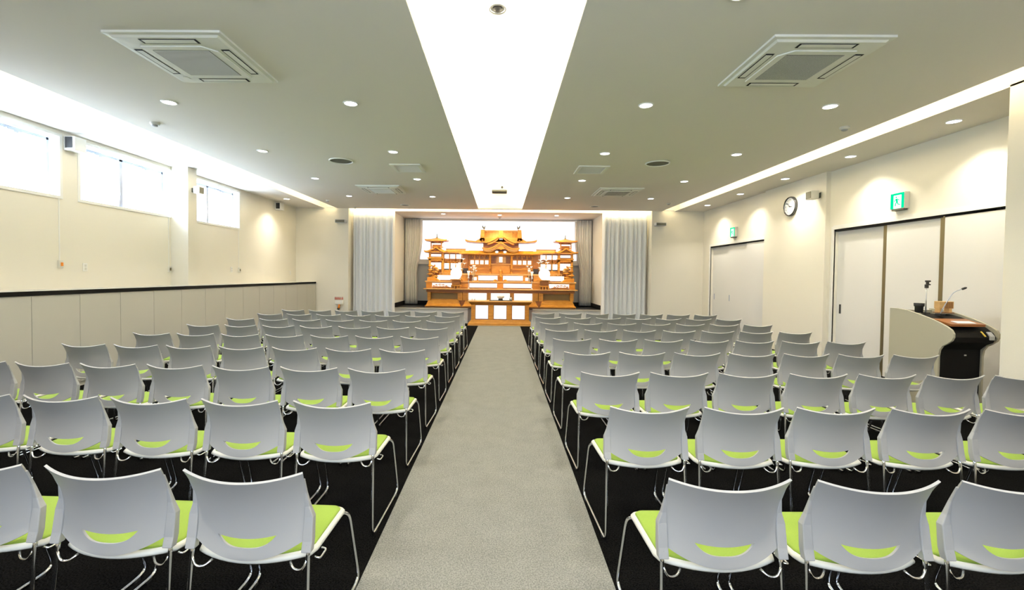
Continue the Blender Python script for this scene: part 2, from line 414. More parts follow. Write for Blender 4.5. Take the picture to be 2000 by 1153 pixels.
# ------------------------------------------------------------------ air conditioners
def cassette(label, x, y, rz):
    t = thing('ceiling_air_conditioner', label, 'air conditioner', (x, y, H), rz, 'ceiling cassette air conditioners')
    h = .475
    bm = bmesh.new()
    ring_o = [(-h, -h), (h, -h), (h, h), (-h, h)]
    # stepped bevelled frame with a square opening
    def frame(bm, o, i, zo, zi):
        A = [bm.verts.new((sx * o, sy * o, zo)) for sx, sy in ((-1, -1), (1, -1), (1, 1), (-1, 1))]
        Bq = [bm.verts.new((sx * i, sy * i, zi)) for sx, sy in ((-1, -1), (1, -1), (1, 1), (-1, 1))]
        for k in range(4): bm.faces.new((A[k], A[(k + 1) % 4], Bq[(k + 1) % 4], Bq[k]))
    frame(bm, h, h, .0, -.018); frame(bm, h, h - .035, -.018, -.020); frame(bm, h - .035, h - .05, -.020, -.034)
    frame(bm, h - .05, .29, -.034, -.036); box(bm, -.30, .30, -.30, .30, -.0352, -.030)
    obj('panel_frame', bm, M_panelac, t)
    # intake grille with cut corners
    g = .30; c = .09
    oct_ = [(-g, -g), (g - c, -g), (g, -g + c), (g, g), (-g, g)]
    bm = bmesh.new(); prism(bm, oct_, 'z', -.046, -.034)
    obj('grille_frame', bm, M_panelac, t, bevel=.006)
    gm = bmesh.new()
    for k in range(48):
        yy = -.235 + k * .47 / 47; box(gm, -.235, .235, yy - .0012, yy + .0012, -.0495, -.047)
    gi = obj('intake_grille', B((-.24, .24, -.24, .24, -.0475, -.046)), M_grille, t); obj('grille_bars', gm, M_panelac, gi)
    for q in range(4):
        a = q * PI / 2; R = Matrix.Rotation(a, 4, 'Z')
        s = bmesh.new(); box(s, -.235, .235, -.405, -.335, -.0372, -.0355)
        for v in s.verts: v.co = R @ v.co
        slot = obj('air_slot', s, M_black, t)
        l = bmesh.new(); box(l, -.215, .215, -.396, -.344, -.0388, -.0373)
        for v in l.verts: v.co = R @ v.co
        obj('louvre', l, M_panelac, slot)
    obj('sensor', B((-.36, -.32, .30, .35, -.038, -.036)), M_white, t)
    return t
cassette('large square ceiling air conditioner on the left near the camera', -2.725, 4.10, 0)
cassette('large square ceiling air conditioner on the right near the camera', 2.597, 4.126, -PI / 2)
cassette('square ceiling air conditioner farther away on the left half of the ceiling', -2.70, 10.3, 0)
cassette('square ceiling air conditioner farther away on the right half of the ceiling', 2.57, 10.36, -PI / 2)
for x, y, s_, lab in ((-1.70, 8.22, 'left', 'square return air grille left of the glowing recess'), (1.585, 8.24, 'right', 'square return air grille right of the glowing recess')):
    t = thing('return_air_grille', lab, 'ceiling vent', (x, y, H), 0, 'square return air grilles')
    bm = B((-.27, .27, -.30, -.24, -.02, 0), (-.27, .27, .24, .30, -.02, 0), (-.27, -.21, -.24, .24, -.02, 0), (.21, .27, -.24, .24, -.02, 0))
    obj('frame', bm, M_panelac, t, bevel=.004)
    bm = B((-.21, .21, -.24, .24, -.006, -.004)); obj('backing', bm, M_grille, t)
    bm = bmesh.new()
    for k in range(16): yy = -.225 + k * .03; box(bm, -.21, .21, yy - .004, yy + .004, -.014, -.006)
    obj('slats', bm, M_panelac, t)
for x, y, r, lab in ((-2.738, 7.75, .19, 'large round ceiling speaker grille on the left half of the ceiling'), (2.60, 7.75, .19, 'large round ceiling speaker grille on the right half of the ceiling'), (-2.68, 12.6, .12, 'small round ceiling grille far left near the front slot'), (2.52, 12.55, .12, 'small round ceiling grille far right near the front slot')):
    t = thing('round_ceiling_grille', lab, 'ceiling vent', (x, y, H), 0, 'round ceiling grilles')
    bm = bmesh.new(); tube(bm, [(r * math.cos(k * PI / 14), r * math.sin(k * PI / 14), -.004) for k in range(28)], .012, 6, True); obj('rim', bm, M_panelac, t, True)
    bm = bmesh.new(); lathe(bm, [(r - .01, -.004), (r * .6, -.008), (.01, -.009)], n=28); obj('mesh_cover', bm, M_grille, t)
for x, y, lab, r in ((-4.48, 5.86, 'round white smoke detector on the ceiling beside the window side slot, near the camera', .055), (4.29, 5.84, 'round white smoke detector on the ceiling beside the door side slot, near the camera', .055), (-4.55, 11.89, 'smoke detector on the ceiling near the far left corner', .05), (4.29, 11.88, 'smoke detector on the ceiling near the far right corner', .05), (-4.22, 13.1, 'tiny detector on the ceiling edge above the left curtain', .035), (-.08, 15.0, 'smoke detector in the alcove soffit above the altar roof', .05)):
    t = thing('smoke_detector', lab, 'smoke detector', (x, y, H), 0, 'smoke detectors')
    bm = bmesh.new(); lathe(bm, [(r, 0), (r, -.018), (r * .85, -.03)], n=20); obj('base', bm, M_plastc, t, False)
    bm = bmesh.new(); lathe(bm, [(r * .6, -.03), (r * .6, -.045), (r * .3, -.052)], n=16); obj('sensor_head', bm, M_plast, t)
# sprinkler / camera in the recess
t = thing('recessed_sprinkler', 'small round fitting with dark centre on the roof of the ceiling recess', 'ceiling fitting', (-.06, 3.98, 3.80))
bm = bmesh.new(); tube(bm, [(.07 * math.cos(k * PI / 12), .07 * math.sin(k * PI / 12), -.006) for k in range(24)], .014, 6, True); obj('rim', bm, M_silver, t, True)
bm = bmesh.new(); lathe(bm, [(.04, -.001), (.04, -.014), (.018, -.03)], n=16); obj('core', bm, M_dark, t)

# projector hanging in the recess on a pole
t = thing('projector', 'white projector hanging on a bracket from the ceiling recess before the altar', 'projector', (-.07, 10.6, 3.80))
obj('ceiling_plate', B((-.16, .16, -.16, .16, -.06, 0), bev=.01), M_white, t)
bm = bmesh.new(); tube(bm, [(-.035, 0, -.06), (-.035, 0, -.30)], .012, 8); tube(bm, [(.035, 0, -.06), (.035, 0, -.30)], .012, 8); obj('hanging_pole', bm, M_white, t)
obj('body', B((-.18, .18, -.17, .17, -.36, -.27), bev=.02), M_white, t)
bm = bmesh.new(); 
for v in range(1): tube(bm, [(.06, -.16, -.30), (.06, -.19, -.30)], .025, 12)
obj('projector_lens', bm, M_dark, t)
obj('underside_panel', B((-.17, .17, -.16, .16, -.385, -.36)), M_grille, t)

# ------------------------------------------------------------------ wall speakers, clock, signs
def speaker(label, loc, rz, grp='small wall speakers', s=1, mt=None):
    t = thing('wall_speaker', label, 'speaker', loc, rz, grp)   # local: wall at y=0, front looks to -y
    mt = mt or M_plastc
    obj('wall_bracket', B((-.02 * s, .02 * s, -.07 * s, 0, -.03 * s, .03 * s), (-.04 * s, .04 * s, -.012, 0, -.05 * s, .05 * s)), M_grille, t)
    obj('cabinet', B((-.09 * s, .09 * s, -.21 * s, -.07 * s, -.08 * s, .08 * s), bev=.01), mt, t)
    obj('speaker_grille', B((-.075 * s, .075 * s, -.216 * s, -.21 * s, -.065 * s, .065 * s), bev=.002), M_grille, t)
    return t
t = thing('wall_speaker', 'flat white box speaker high between the two nearest left windows', 'speaker', (XL, 6.335, 3.25), 0, 'white box speakers on the left wall')
obj('cabinet', B((0, .16, -.09, .09, -.09, .10), bev=.008), M_white, t); obj('speaker_grille', B((.03, .13, -.096, -.09, -.06, .09)), M_dark, t)
t = dup(t, (XL, 12.2, 3.27), None, 'flat white box speaker high on the left wall near the front corner', 'white box speakers on the left wall')
speaker('small white cube speaker on the room face of the left pillar', (-5.73, 8.41, 3.01), PI / 2, s=.8, mt=M_white)
speaker('small beige cube speaker beside the wall clock', (5.77, 8.42, 3.02), -PI / 2, s=.95)
for x, lab in ((-4.69, 'long grey wall speaker left of the left front curtain'), (4.56, 'long grey wall speaker right of the right front curtain')):
    t = thing('wall_speaker', lab, 'speaker', (x, YB, 3.02), 0, 'grey speakers on the front wall')
    obj('cabinet', B((-.15, .15, -.18, 0, -.045, .045), bev=.012), M_lcd, t); obj('speaker_grille', B((-.13, .13, -.186, -.18, -.035, .035)), M_grille, t)

def text_mesh(s, size):
    cu = bpy.data.curves.new('t', 'FONT'); cu.body = s; cu.size = size; cu.align_x = 'CENTER'; cu.align_y = 'CENTER'; cu.extrude = .0006
    o = bpy.data.objects.new('t', cu); C.objects.link(o)
    dg = bpy.context.evaluated_depsgraph_get(); dg.update()
    me = bpy.data.meshes.new_from_object(o.evaluated_get(dg)); bpy.data.objects.remove(o); return me
# clock on the wall x=5.77 facing -x
t = thing('wall_clock', 'round white wall clock with dark metal rim above the seats on the right wall', 'clock', (5.77, 9.22, 2.94))
R_ = .195
bm = bmesh.new(); lathe_x(bm, [(R_, 0), (R_, .035), (R_ - .008, .05), (R_ - .022, .05), (R_ - .024, .03), (.01, .03)], (0, 0, 0), 40, -1); obj('rim', bm, mat('clock_rim', (.08, .08, .08), .25, .7), t, True)
bm = bmesh.new(); lathe_x(bm, [(R_ - .024, .030), (R_ - .024, .034)], (0, 0, 0), 40, -1); obj('dial', bm, M_face, t)
bm = bmesh.new()
for k in range(12):
    a = k * PI / 6; me = text_mesh(str(12 if k == 0 else k), .038)
    me.transform(Matrix.Translation((-.036, -.133 * math.sin(a), .133 * math.cos(a))) @ Matrix(((0, 0, -1, 0), (-1, 0, 0, 0), (0, 1, 0, 0), (0, 0, 0, 1))))
    bm.from_mesh(me)
obj('numerals', bm, M_dark, t)
for nm, a, L, wd in (('hour_hand', 1.75, .08, .007), ('minute_hand', 5.4, .12, .005)):
    bm = bmesh.new(); dy, dz = -math.sin(a), math.cos(a); py, pz = dz, -dy
    prism(bm, [(-dy * .02 + py * wd, -dz * .02 + pz * wd), (dy * L + py * wd * .5, dz * L + pz * wd * .5), (dy * L - py * wd * .5, dz * L - pz * wd * .5), (-dy * .02 - py * wd, -dz * .02 - pz * wd)], 'x', -.041, -.039)
    obj(nm, bm, M_dark, t)
obj('maker_band', B((-.0365, -.034, -.055, .055, -.155, -.115)), M_white, t)

# exit signs
def exit_sign(label, y, z, s):
    t = thing('exit_sign', label, 'exit sign', (XR, y, z), 0, 'green running man exit signs')
    obj('housing', B((-.075, 0, -s / 2, s / 2, -s / 2, s / 2), bev=.006), M_plastc, t)
    obj('green_face', B((-.079, -.075, -s / 2 + .008, s / 2 - .008, -s / 2 + .008, s / 2 - .008)), M_exg, t)
    obj('doorway_symbol', B((-.0805, -.079, -s * .30, s * .24, -s / 2 + .01, s * .34)), M_exw, t)
    # running figure, seen from the room (image left = +y)
    bm = bmesh.new(); k = s / 1.0
    def limb(pts, r): tube(bm, [(-.082, p[0] * k, p[1] * k) for p in pts], r * k, 6)
    limb([(.02, .12), (-.03, -.08)], .055); limb([(.02, .10), (.13, .04), (.18, -.04)], .022); limb([(.0, .10), (-.11, .08), (-.16, -.0)], .022)
    limb([(-.03, -.08), (.08, -.16), (.10, -.32)], .03); limb([(-.03, -.08), (-.10, -.22), (-.24, -.25)], .03)
    lathe_x(bm, [(.045 * k, .080), (.045 * k, .083)], (0, .05 * k, .22 * k), 14, -1)
    obj('running_figure', bm, M_exg, t)
    obj('lower_lip', B((-.07, -.01, -s * .42, s * .42, -s / 2 - .02, -s / 2)), M_grille, t)
exit_sign('green exit sign with running man above the large near sliding doors', 6.78, 2.655, .24)
exit_sign('green exit sign with running man above the far sliding door', 11.55, 2.65, .24)

# flashlight holder on the front wall
t = thing('flashlight_holder', 'white emergency flashlight holder with red lettering on the front wall by the left curtain', 'flashlight holder', (-4.77, YB, .68))
obj('sign_plate', B((-.135, .135, -.012, 0, .045, .14), bev=.003), M_plastc, t)
bm = bmesh.new()
gl = [(-.125, .05), (-.072, .04), (-.028, .045), (.02, .04), (.075, .05)]
for x0, w_ in gl:   # five blocky red characters
    box(bm, x0, x0 + w_, -.015, -.012, .118, .128); box(bm, x0, x0 + w_, -.015, -.012, .085, .095); box(bm, x0, x0 + w_, -.015, -.012, .055, .063)
    box(bm, x0 + w_ * .42, x0 + w_ * .62, -.015, -.012, .055, .128); box(bm, x0, x0 + w_ * .2, -.015, -.012, .06, .10); box(bm, x0 + w_ * .8, x0 + w_, -.015, -.012, .06, .10)
obj('red_characters', bm, M_red, t)
obj('holder_case', B((-.10, .13, -.07, 0, -.08, .04), bev=.01), M_white, t)
bm = bmesh.new(); tube(bm, [(.02, -.045, -.08), (.015, -.045, -.15), (-.0, -.045, -.20)], [.024, .026, .036], 12)
obj('flashlight_body', bm, M_orange, t, True)
bm = bmesh.new(); tube(bm, [(-.0, -.045, -.20), (-.02, -.05, -.235)], [.04, .03], 12); obj('flashlight_head', bm, M_dark, t, True)

# ------------------------------------------------------------------ curtains
def curtain(bm, x0, x1, y, z0, z1, folds, amp, widthf=None, nz=14, per=10, seed=1):
    rnd = random.Random(seed); N = folds * per
    ph = [rnd.uniform(.55, 1.35) for _ in range(folds + 1)]; cum = [0]
    for k in range(folds): cum.append(cum[-1] + ph[k])
    G = []
    for j in range(nz + 1):
        v = j / nz; z = z1 + (z0 - z1) * v; row = []
        a, b = widthf(v) if widthf else (x0, x1)
        for i in range(N + 1):
            f = i / per; k = min(int(f), folds - 1); s = (cum[k] + (f - k) * ph[k]) / cum[-1]
            A = amp * (.6 + .4 * ph[k]) * (.75 + .25 * v)
            row.append(bm.verts.new((a + (b - a) * s + .01 * math.sin(f * 2.3 + v * 2) , y + A * math.cos(2 * PI * f), z)))
        G.append(row)
    for j in range(nz):
        for i in range(N): bm.faces.new((G[j][i], G[j][i + 1], G[j + 1][i + 1], G[j + 1][i]))
def mk_curtain(name, label, *a, m=M_curt, grp=None, **k):
    bm = bmesh.new(); curtain(bm, *a, **k); o = obj(name, bm, m, None, True)
    s = o.modifiers.new('s', 'SOLIDIFY'); s.thickness = .004; bake(o)
    return tag(o, label, 'curtain', grp)
mk_curtain('front_curtain', 'floor length pleated grey-white curtain left of the altar alcove', -4.47, -3.20, 13.62, .03, 3.41, 10, .055, grp='pleated front curtains', seed=4)
mk_curtain('front_curtain', 'floor length pleated grey-white curtain right of the altar alcove', 2.98, 4.32, 13.62, .03, 3.41, 10, .055, grp='pleated front curtains', seed=9)
def tied(xa, xb, side):
    def f(v):
        w0 = 1.0; tie = .64
        k = 1 - .34 * math.exp(-((v - tie) / .22) ** 2) if v < tie else .66 + .05 * min(1, (v - tie) / .15)
        return (xa, xa + (xb - xa) * k) if side > 0 else (xb - (xb - xa) * k, xb)
    return f
mk_curtain('tied_curtain', 'cream curtain tied back left of the bright screen behind the altar', 0, 0, 15.52, .50, 3.38, 8, .035, m=M_curti, widthf=tied(-3.30, -2.70, 1), grp='tied curtains in the alcove', seed=3)
mk_curtain('tied_curtain', 'cream curtain tied back right of the bright screen behind the altar', 0, 0, 15.52, .50, 3.38, 8, .035, m=M_curti, widthf=tied(2.46, 3.04, -1), grp='tied curtains in the alcove', seed=5)

# bright daylit screen behind the altar
W4 = struct('window_4', B((-2.86, -2.80, 15.62, 15.70, 1.98, 3.40), (2.55, 2.61, 15.62, 15.70, 1.98, 3.40), (-2.80, 2.55, 15.62, 15.70, 3.35, 3.40), (-2.86, 2.61, 15.60, 15.70, 1.86, 2.02)), M_wallw)
obj('daylit_blind', B((-2.80, 2.55, 15.66, 15.67, 2.02, 3.35)), M_screen, W4)

exec_chairs = True
# ================================================================== CHAIRS
def make_chair():
    t = thing('stacking_chair', 'x', 'chair')
    # ---- backrest shell with a smile-shaped slot
    bm = bmesh.new(); NX = 40; lo, hi = 3, 10; G = []
    for i in range(NX + 1):
        u = -1 + 2 * i / NX
        wt = .222; wb = .205
        col = []
        top = .750 + .025 * abs(u) ** 2.2
        bot = .437 + .060 * abs(u) ** 2.0
        xs = u * .205
        q_ = (xs / .1127) ** 2; su = .514 + .012 * q_; sl = su - .035 * max(0, 1 - q_ ** 1.8)
        if abs(xs) >= .1125: sl = su = .526
        def V(z):
            v = (z - .45) / .32
            x = u * (wb + (wt - wb) * max(0, v) ** 1.6 + .006 * math.sin(PI * min(1, max(0, v))) * -1)
            v_ = max(0, v); y = -.207 + .062 * v_ - .135 * v_ ** 2.3
            y += (abs(u) ** 2) * (.045 * max(0, v) + .02)          # wings curl forward
            return bm.verts.new((x, y, z))
        for j in range(lo + 1): col.append(V(bot + (sl - bot) * j / lo))
        c2 = []
        for j in range(hi + 1): c2.append(V(su + (top - su) * j / hi))
        G.append((col, c2))
    for i in range(NX):
        (a, b), (c, d) = G[i], G[i + 1]
        for j in range(lo): bm.faces.new((a[j], c[j], c[j + 1], a[j + 1]))
        for j in range(hi): bm.faces.new((b[j], d[j], d[j + 1], b[j + 1]))
    bmesh.ops.remove_doubles(bm, verts=bm.verts[:], dist=.0004)
    back = obj('backrest', bm, M_plast, t, True)
    s = back.modifiers.new('s', 'SOLIDIFY'); s.thickness = .009; s.offset = 0; s.use_rim = True
    bake(back); back.data.set_sharp_from_angle(angle=.8)
    # raised rim along the back edge
    # ---- side brackets that hold the back
    for s_ in (-1, 1):
        bm = bmesh.new()
        def yb(z): v = max(0, (z - .45) / .32); return -.207 + .062 * v - .135 * v ** 2.3 + .045 * v + .02
        secs = []
        for z, xo, xi, d in ((.462, .240, .203, .019), (.50, .241, .203, .019), (.585, .239, .204, .017), (.625, .226, .206, .012), (.68, .2185, .209, .008), (.745, .221, .214, .006)):
            y = yb(z); secs.append([bm.verts.new(p) for p in ((s_ * xi, y - d * .55, z), (s_ * xo, y - d * .55, z), (s_ * (xo + .001), y + d, z), (s_ * xi, y + d, z))])
        for A, Bq in zip(secs, secs[1:]):
            for k in range(4): bm.faces.new((A[k], A[(k + 1) % 4], Bq[(k + 1) % 4], Bq[k]))
        bm.faces.new(secs[0][::-1]); bm.faces.new(secs[-1])
        o = obj('back_bracket', bm, M_plast, t, False, bevel=.004); bake(o)
        bm = bmesh.new(); lathe(bm, [(.004, 0), (.004, .003)], n=8)
        for v in bm.verts: v.co = Vector((s_ * .222 + v.co.x, -.183 - v.co.z, .485 + v.co.y))
        bm2 = bm; obj('screw', bm2, M_grille, o)
    # ---- seat shell and pad
    def outline(w, y0, y1, bow, r=.05, n=6, wf=0):
        pts = []
        for k in range(13):
            u = -1 + 2 * k / 12; pts.append((u * (w - .012), y0 - bow * (1 - u * u)))
        c = [(w + wf, y1 - r), (w + wf, y1)]
        pts += [(w, y0 + .03), (w + wf, y1 - r)]
        for k in range(1, n + 1):
            a = k / n * PI / 2; pts.append((w + wf - r + r * math.cos(a), y1 - r + r * math.sin(a)))
        for k in range(0, n):
            a = PI / 2 + k / n * PI / 2; pts.append((-w - wf + r + r * math.cos(a), y1 - r + r * math.sin(a)))
        pts += [(-w - wf, y1 - r), (-w, y0 + .03)]
        return pts
    def slab(bm, pts, z0, z1, dome=0, drop=.0):
        n = len(pts); cx = sum(p[0] for p in pts) / n; cy = sum(p[1] for p in pts) / n
        rings = []
        for k, (sc, z) in enumerate(((.96, z0), (1, z0 + (z1 - z0) * .35), (1, z0 + (z1 - z0) * .65), (.975, z1), (.80, z1 + dome * .7), (.45, z1 + dome))):
            R = []
            for x, y in pts:
                xx, yy = cx + (x - cx) * sc, cy + (y - cy) * sc
                zz = z - drop * max(0, (yy - .12) / .09) ** 2 - .008 * max(0, (.0 - yy) / .12)
                R.append(bm.verts.new((xx, yy, zz)))
            rings.append(R)
        for A, Bq in zip(rings, rings[1:]):
            for k in range(n): bm.faces.new((A[k], A[(k + 1) % n], Bq[(k + 1) % n], Bq[k]))
        bm.faces.new(rings[0][::-1]); bm.faces.new(rings[-1])
    bm = bmesh.new(); slab(bm, outline(.232, -.138, .205, .060, wf=.004), .424, .446, 0, .012); obj('seat_shell', bm, M_plastc, t, True)
    bm = bmesh.new(); slab(bm, outline(.216, -.122, .190, .056, .04, wf=.002), .440, .455, .004, .012); obj('seat_pad', bm, M_green, t, True)
    # ---- chrome sled legs
    for s_ in (-1, 1):
        bm = bmesh.new()
        path = smoothpath([(s_ * .222, -.170, .475), (s_ * .223, -.178, .42), (s_ * .232, -.215, .012), (s_ * .236, -.16, .010), (s_ * .240, .29, .010), (s_ * .241, .33, .03), (s_ * .236, .215, .395), (s_ * .215, .185, .418), (s_ * .21, -.12, .418)], .045, 4)
        tube(bm, path, .0078, 8); leg = obj('sled_leg', bm, M_chrome, t, True)
        bm = B((s_ * .240 - .009, s_ * .240 + .009, .255, .285, .0, .012)); obj('glide', bm, M_dark, leg)
        obj('glide', B((s_ * .234 - .009, s_ * .234 + .009, -.17, -.14, .0, .012)), M_dark, leg)
    for yy in (.13, -.10): bm = bmesh.new(); tube(bm, [(-.215, yy, .416), (.215, yy, .416)], .006, 6); obj('cross_bar', bm, M_chrome, t, True)
    for s_ in (-1, 1):
        bm = bmesh.new(); tube(bm, smoothpath([(s_ * .222, -.178, .43), (s_ * .205, -.185, .392), (s_ * .17, -.182, .392), (s_ * .15, -.165, .412)], .02), .005, 6); obj('linking_hook', bm, M_chrome, t, True)
    bm = bmesh.new(); tube(bm, smoothpath([(.242, -.16, .43), (.262, -.16, .425), (.262, -.10, .425), (.242, -.10, .43)], .012), .004, 6)
    obj('linking_loop', bm, M_chrome, t, True)
    return t
ch0 = make_chair(); used = [False]
ORD = ['first', 'second', 'third', 'fourth', 'fifth', 'sixth', 'seventh', 'eighth', 'ninth']
def place_chair(x, y, rz, lab, grp):
    if not used[0]:
        used[0] = True; ch0.location = (x, y, 0); ch0.rotation_euler = (0, 0, rz); ch0['label'] = lab; ch0['group'] = grp; return
    dup(ch0, (x, y, 0), rz, lab, grp)
rnd = random.Random(3)
for k in range(9):
    n = 3 if k == 0 else 5 if k == 1 else 7
    for side in (-1, 1):
        for i in range(n):
            c0 = (-.928 if k == 0 else -.948) if side < 0 else .829
            x = c0 + side * .532 * i + rnd.uniform(-.004, .004)
            dx = abs(x) - .9
            sl = .025 if k < 4 else .012
            y = 1.663 + .917 * k + .19 + sl * dx + rnd.uniform(-.006, .006)
            rz = -side * -1 * sl if False else side * sl
            rowt = 'nearest row' if k == 0 else 'row next to the altar' if k == 8 else ORD[k] + ' row from camera'
            seat = 'on the aisle' if i == 0 else 'at the outer end' if i == 6 else ORD[i] + ' from the aisle'
            place_chair(x, y, rz + rnd.uniform(-.008, .008), 'white chair with lime seat, %s block, %s, %s' % ('left' if side < 0 else 'right', rowt, seat), 'lime seated stacking chairs in rows')

# ================================================================== LECTERN
LY = [(5.76, 1.150), (5.66, 1.152), (5.508, 1.14), (5.36, 1.105), (5.214, 1.066), (5.12, 1.035), (5.03, .998), (4.975, .965), (4.950, .925), (4.95, .885), (4.97, .845), (5.02, .805), (5.07, .775), (5.10, .73), (5.112, .66), (5.112, 0), (5.76, 0)]
t = thing('lectern', 'curved beige lectern with black hollow back and wooden tray at the right wall', 'lectern', (0, 0, 0))
for xa in (4.87, 5.35):
    bm = bmesh.new(); prism(bm, LY, 'x', xa - .012, xa + .012); obj('side_panel', bm, M_beige, t, bevel=.003)
LI = [(y + (.03 if y < 5.3 else 0), z - .045) for y, z in LY[2:15]]
bm = bmesh.new()
prof = [(5.50, 1.10), (5.36, 1.075), (5.2, 1.03), (5.08, .985), (5.0, .93), (4.972, .885), (5.0, .83), (5.07, .79), (5.13, .73), (5.135, .02), (5.15, .02), (5.15, .74), (5.2, .78), (5.4, .82), (5.5, .83)]
prism(bm, prof, 'x', 4.883, 5.337); obj('inner_body', bm, M_black, t)
obj('front_panel', B((4.883, 5.337, 5.72, 5.745, .02, 1.13)), M_beige, t)
obj('shelf_top', B((4.883, 5.337, 5.45, 5.72, 1.02, 1.04)), M_black, t)
bm = bmesh.new(); prism(bm, [(5.24, 1.040), (5.02, .998), (5.02, 1.023), (5.24, 1.065)], 'x', 4.90, 5.27); obj('writing_tray', bm, M_tray, t)
bm = bmesh.new(); prism(bm, [(5.05, 1.020), (5.05, 1.034), (5.13, 1.049), (5.13, 1.03)], 'x', 5.0, 5.20); obj('paper_pad', bm, M_face, t)
obj('lock', B((5.16, 5.185, 5.128, 5.135, .66, .675)), M_silver, t)
bm = bmesh.new(); prism(bm, [(5.005, .945), (4.963, .90), (4.963, .86), (4.973, .86), (4.978, .90), (5.013, .935)], 'x', 5.265, 5.315); obj('grey_label', bm, M_lcd, t)
bm = bmesh.new(); prism(bm, [(5.012, .95), (4.962, .90), (4.97, .895), (5.017, .94)], 'x', 5.21, 5.222); obj('yellow_tape', bm, mat('yellow_tape', (.7, .5, .08), .5), t)
# things on the lectern
t = thing('gooseneck_microphone', 'thin gooseneck microphone bent over the lectern tray', 'microphone', (5.10, 5.36, 1.10))
obj('base', B((-.03, .03, -.035, .035, -.01, .015), bev=.006), M_dark, t)
bm = bmesh.new(); tube(bm, smoothpath([(0, 0, .01), (.065, 0, .14), (.145, 0, .265), (.24, 0, .30)], .05), .0045, 8); obj('stem', bm, M_alum, t, True)
bm = bmesh.new(); tube(bm, [(.235, 0, .298), (.245, 0, .302), (.28, 0, .315), (.29, 0, .318)], [.006, .013, .013, .008], 10); obj('microphone_head', bm, M_dark, t, True)
t = thing('pen_cup', 'black round cup on top of the lectern', 'cup', (4.955, 5.47, 1.115))
bm = bmesh.new(); lathe(bm, [(.038, 0), (.040, .07), (.048, .075), (.050, .10), (.046, .105)], n=20); obj('cup_body', bm, M_dark, t, True)
bm = bmesh.new(); lathe(bm, [(.05, .10), (.05, .112)], n=20); obj('lid', bm, M_dark, t)
t = thing('small_stand', 'slim silver pole with small black clip head standing on the lectern', 'stand', (5.035, 5.47, 1.105))
obj('base', B((-.03, .03, -.03, .03, 0, .012), bev=.004), M_dark, t)
bm = bmesh.new(); tube(bm, [(0, 0, .012), (0, 0, .33)], .006, 8); obj('pole', bm, M_silver, t, True)
obj('clip_head', B((-.014, .014, -.014, .014, .30, .345), (-.012, .038, -.012, .012, .372, .392), (-.004, .022, -.01, .01, .345, .372), (.004, .038, -.012, .012, .335, .350), bev=.003), M_dark, t)
t = thing('wooden_box', 'small light wood slatted box on the lectern beside the microphone', 'box', (5.235, 5.46, 1.122), -.1)
obj('box_body', B((-.075, .075, -.04, .04, .045, .13), bev=.003), M_boxwood, t)
bm = bmesh.new()
for k in range(9): box(bm, -.02 + k * .01, -.016 + k * .01, -.043, -.04, .05, .125)
obj('slats', bm, M_tray, t)
obj('foot', B((-.07, -.05, -.035, .035, 0, .045), (.03, .06, -.035, .035, 0, .045)), M_boxwood, t)
obj('base_tray', B((-.085, .075, -.05, .045, -.008, 0)), M_tray, t)

# ================================================================== ALTAR
AX = -.03
AL = thing('buddhist_altar', 'large golden wooden Buddhist funeral altar with temple roofs on the stage', 'altar', (AX, 14.3, .463))
Z0 = -.463; Y0 = -14.3
def part(name, bm, m=M_wood, parent=AL, smooth=False, bevel=0):
    if parent is AL:
        for v in bm.verts: v.co += Vector((0, Y0, Z0))
        return obj(name, bm, m, parent, smooth, bevel=bevel)
    for v in bm.verts: v.co += Vector((0, Y0, Z0))
    return obj(name, bm, m, parent, smooth, bevel=bevel)
def frustum(bm, hx0, hx1, y0a, y0b, z0, z1, cx=0):
    """front face slopes from y0a/hx0 at the bottom to y0b/hx1 at the top"""
    prism_pts = None
    v = [bm.verts.new(p) for p in ((cx - hx0, y0a, z0), (cx + hx0, y0a, z0), (cx + hx0, 15.5, z0), (cx - hx0, 15.5, z0), (cx - hx1, y0b, z1), (cx + hx1, y0b, z1), (cx + hx1, 15.5, z1), (cx - hx1, 15.5, z1))]
    for q in ((3, 2, 1, 0), (4, 5, 6, 7), (0, 1, 5, 4), (1, 2, 6, 5), (2, 3, 7, 6), (3, 0, 4, 7)): bm.faces.new([v[i] for i in q])
# --- tier one
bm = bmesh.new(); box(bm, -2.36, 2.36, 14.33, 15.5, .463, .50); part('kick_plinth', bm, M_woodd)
for nm, c_, hw in (('plinth_moulding', -1.80, .575), ('plinth_moulding', 0, 1.2), ('plinth_moulding', 1.80, .575)):
    bm = bmesh.new(); frustum(bm, hw, hw, 14.30, 14.30, .50, .53, c_); frustum(bm, hw - .02, hw - .05, 14.32, 14.37, .53, .575, c_); frustum(bm, hw - .05, hw - .055, 14.37, 14.38, .575, .61, c_); frustum(bm, hw - .06, hw - .10, 14.39, 14.43, .61, .70, c_)
    part(nm, bm)
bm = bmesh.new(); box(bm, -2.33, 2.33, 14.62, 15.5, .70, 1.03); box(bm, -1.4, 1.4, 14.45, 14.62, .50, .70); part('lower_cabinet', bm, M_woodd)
for x0, x1 in ((-2.32, -2.20), (-1.36, -1.20), (-1.20, -1.02), (-.43, -.31), (.31, .43), (1.02, 1.20), (1.20, 1.36), (2.20, 2.32)):
    bm = bmesh.new(); box(bm, x0 + .006, x1 - .006, 14.42, 14.63, .69, .97, bev=.008); part('pilaster', bm)
bm = bmesh.new(); box(bm, -2.34, 2.34, 14.38, 14.62, .95, 1.03); part('cornice', bm, M_woodd)
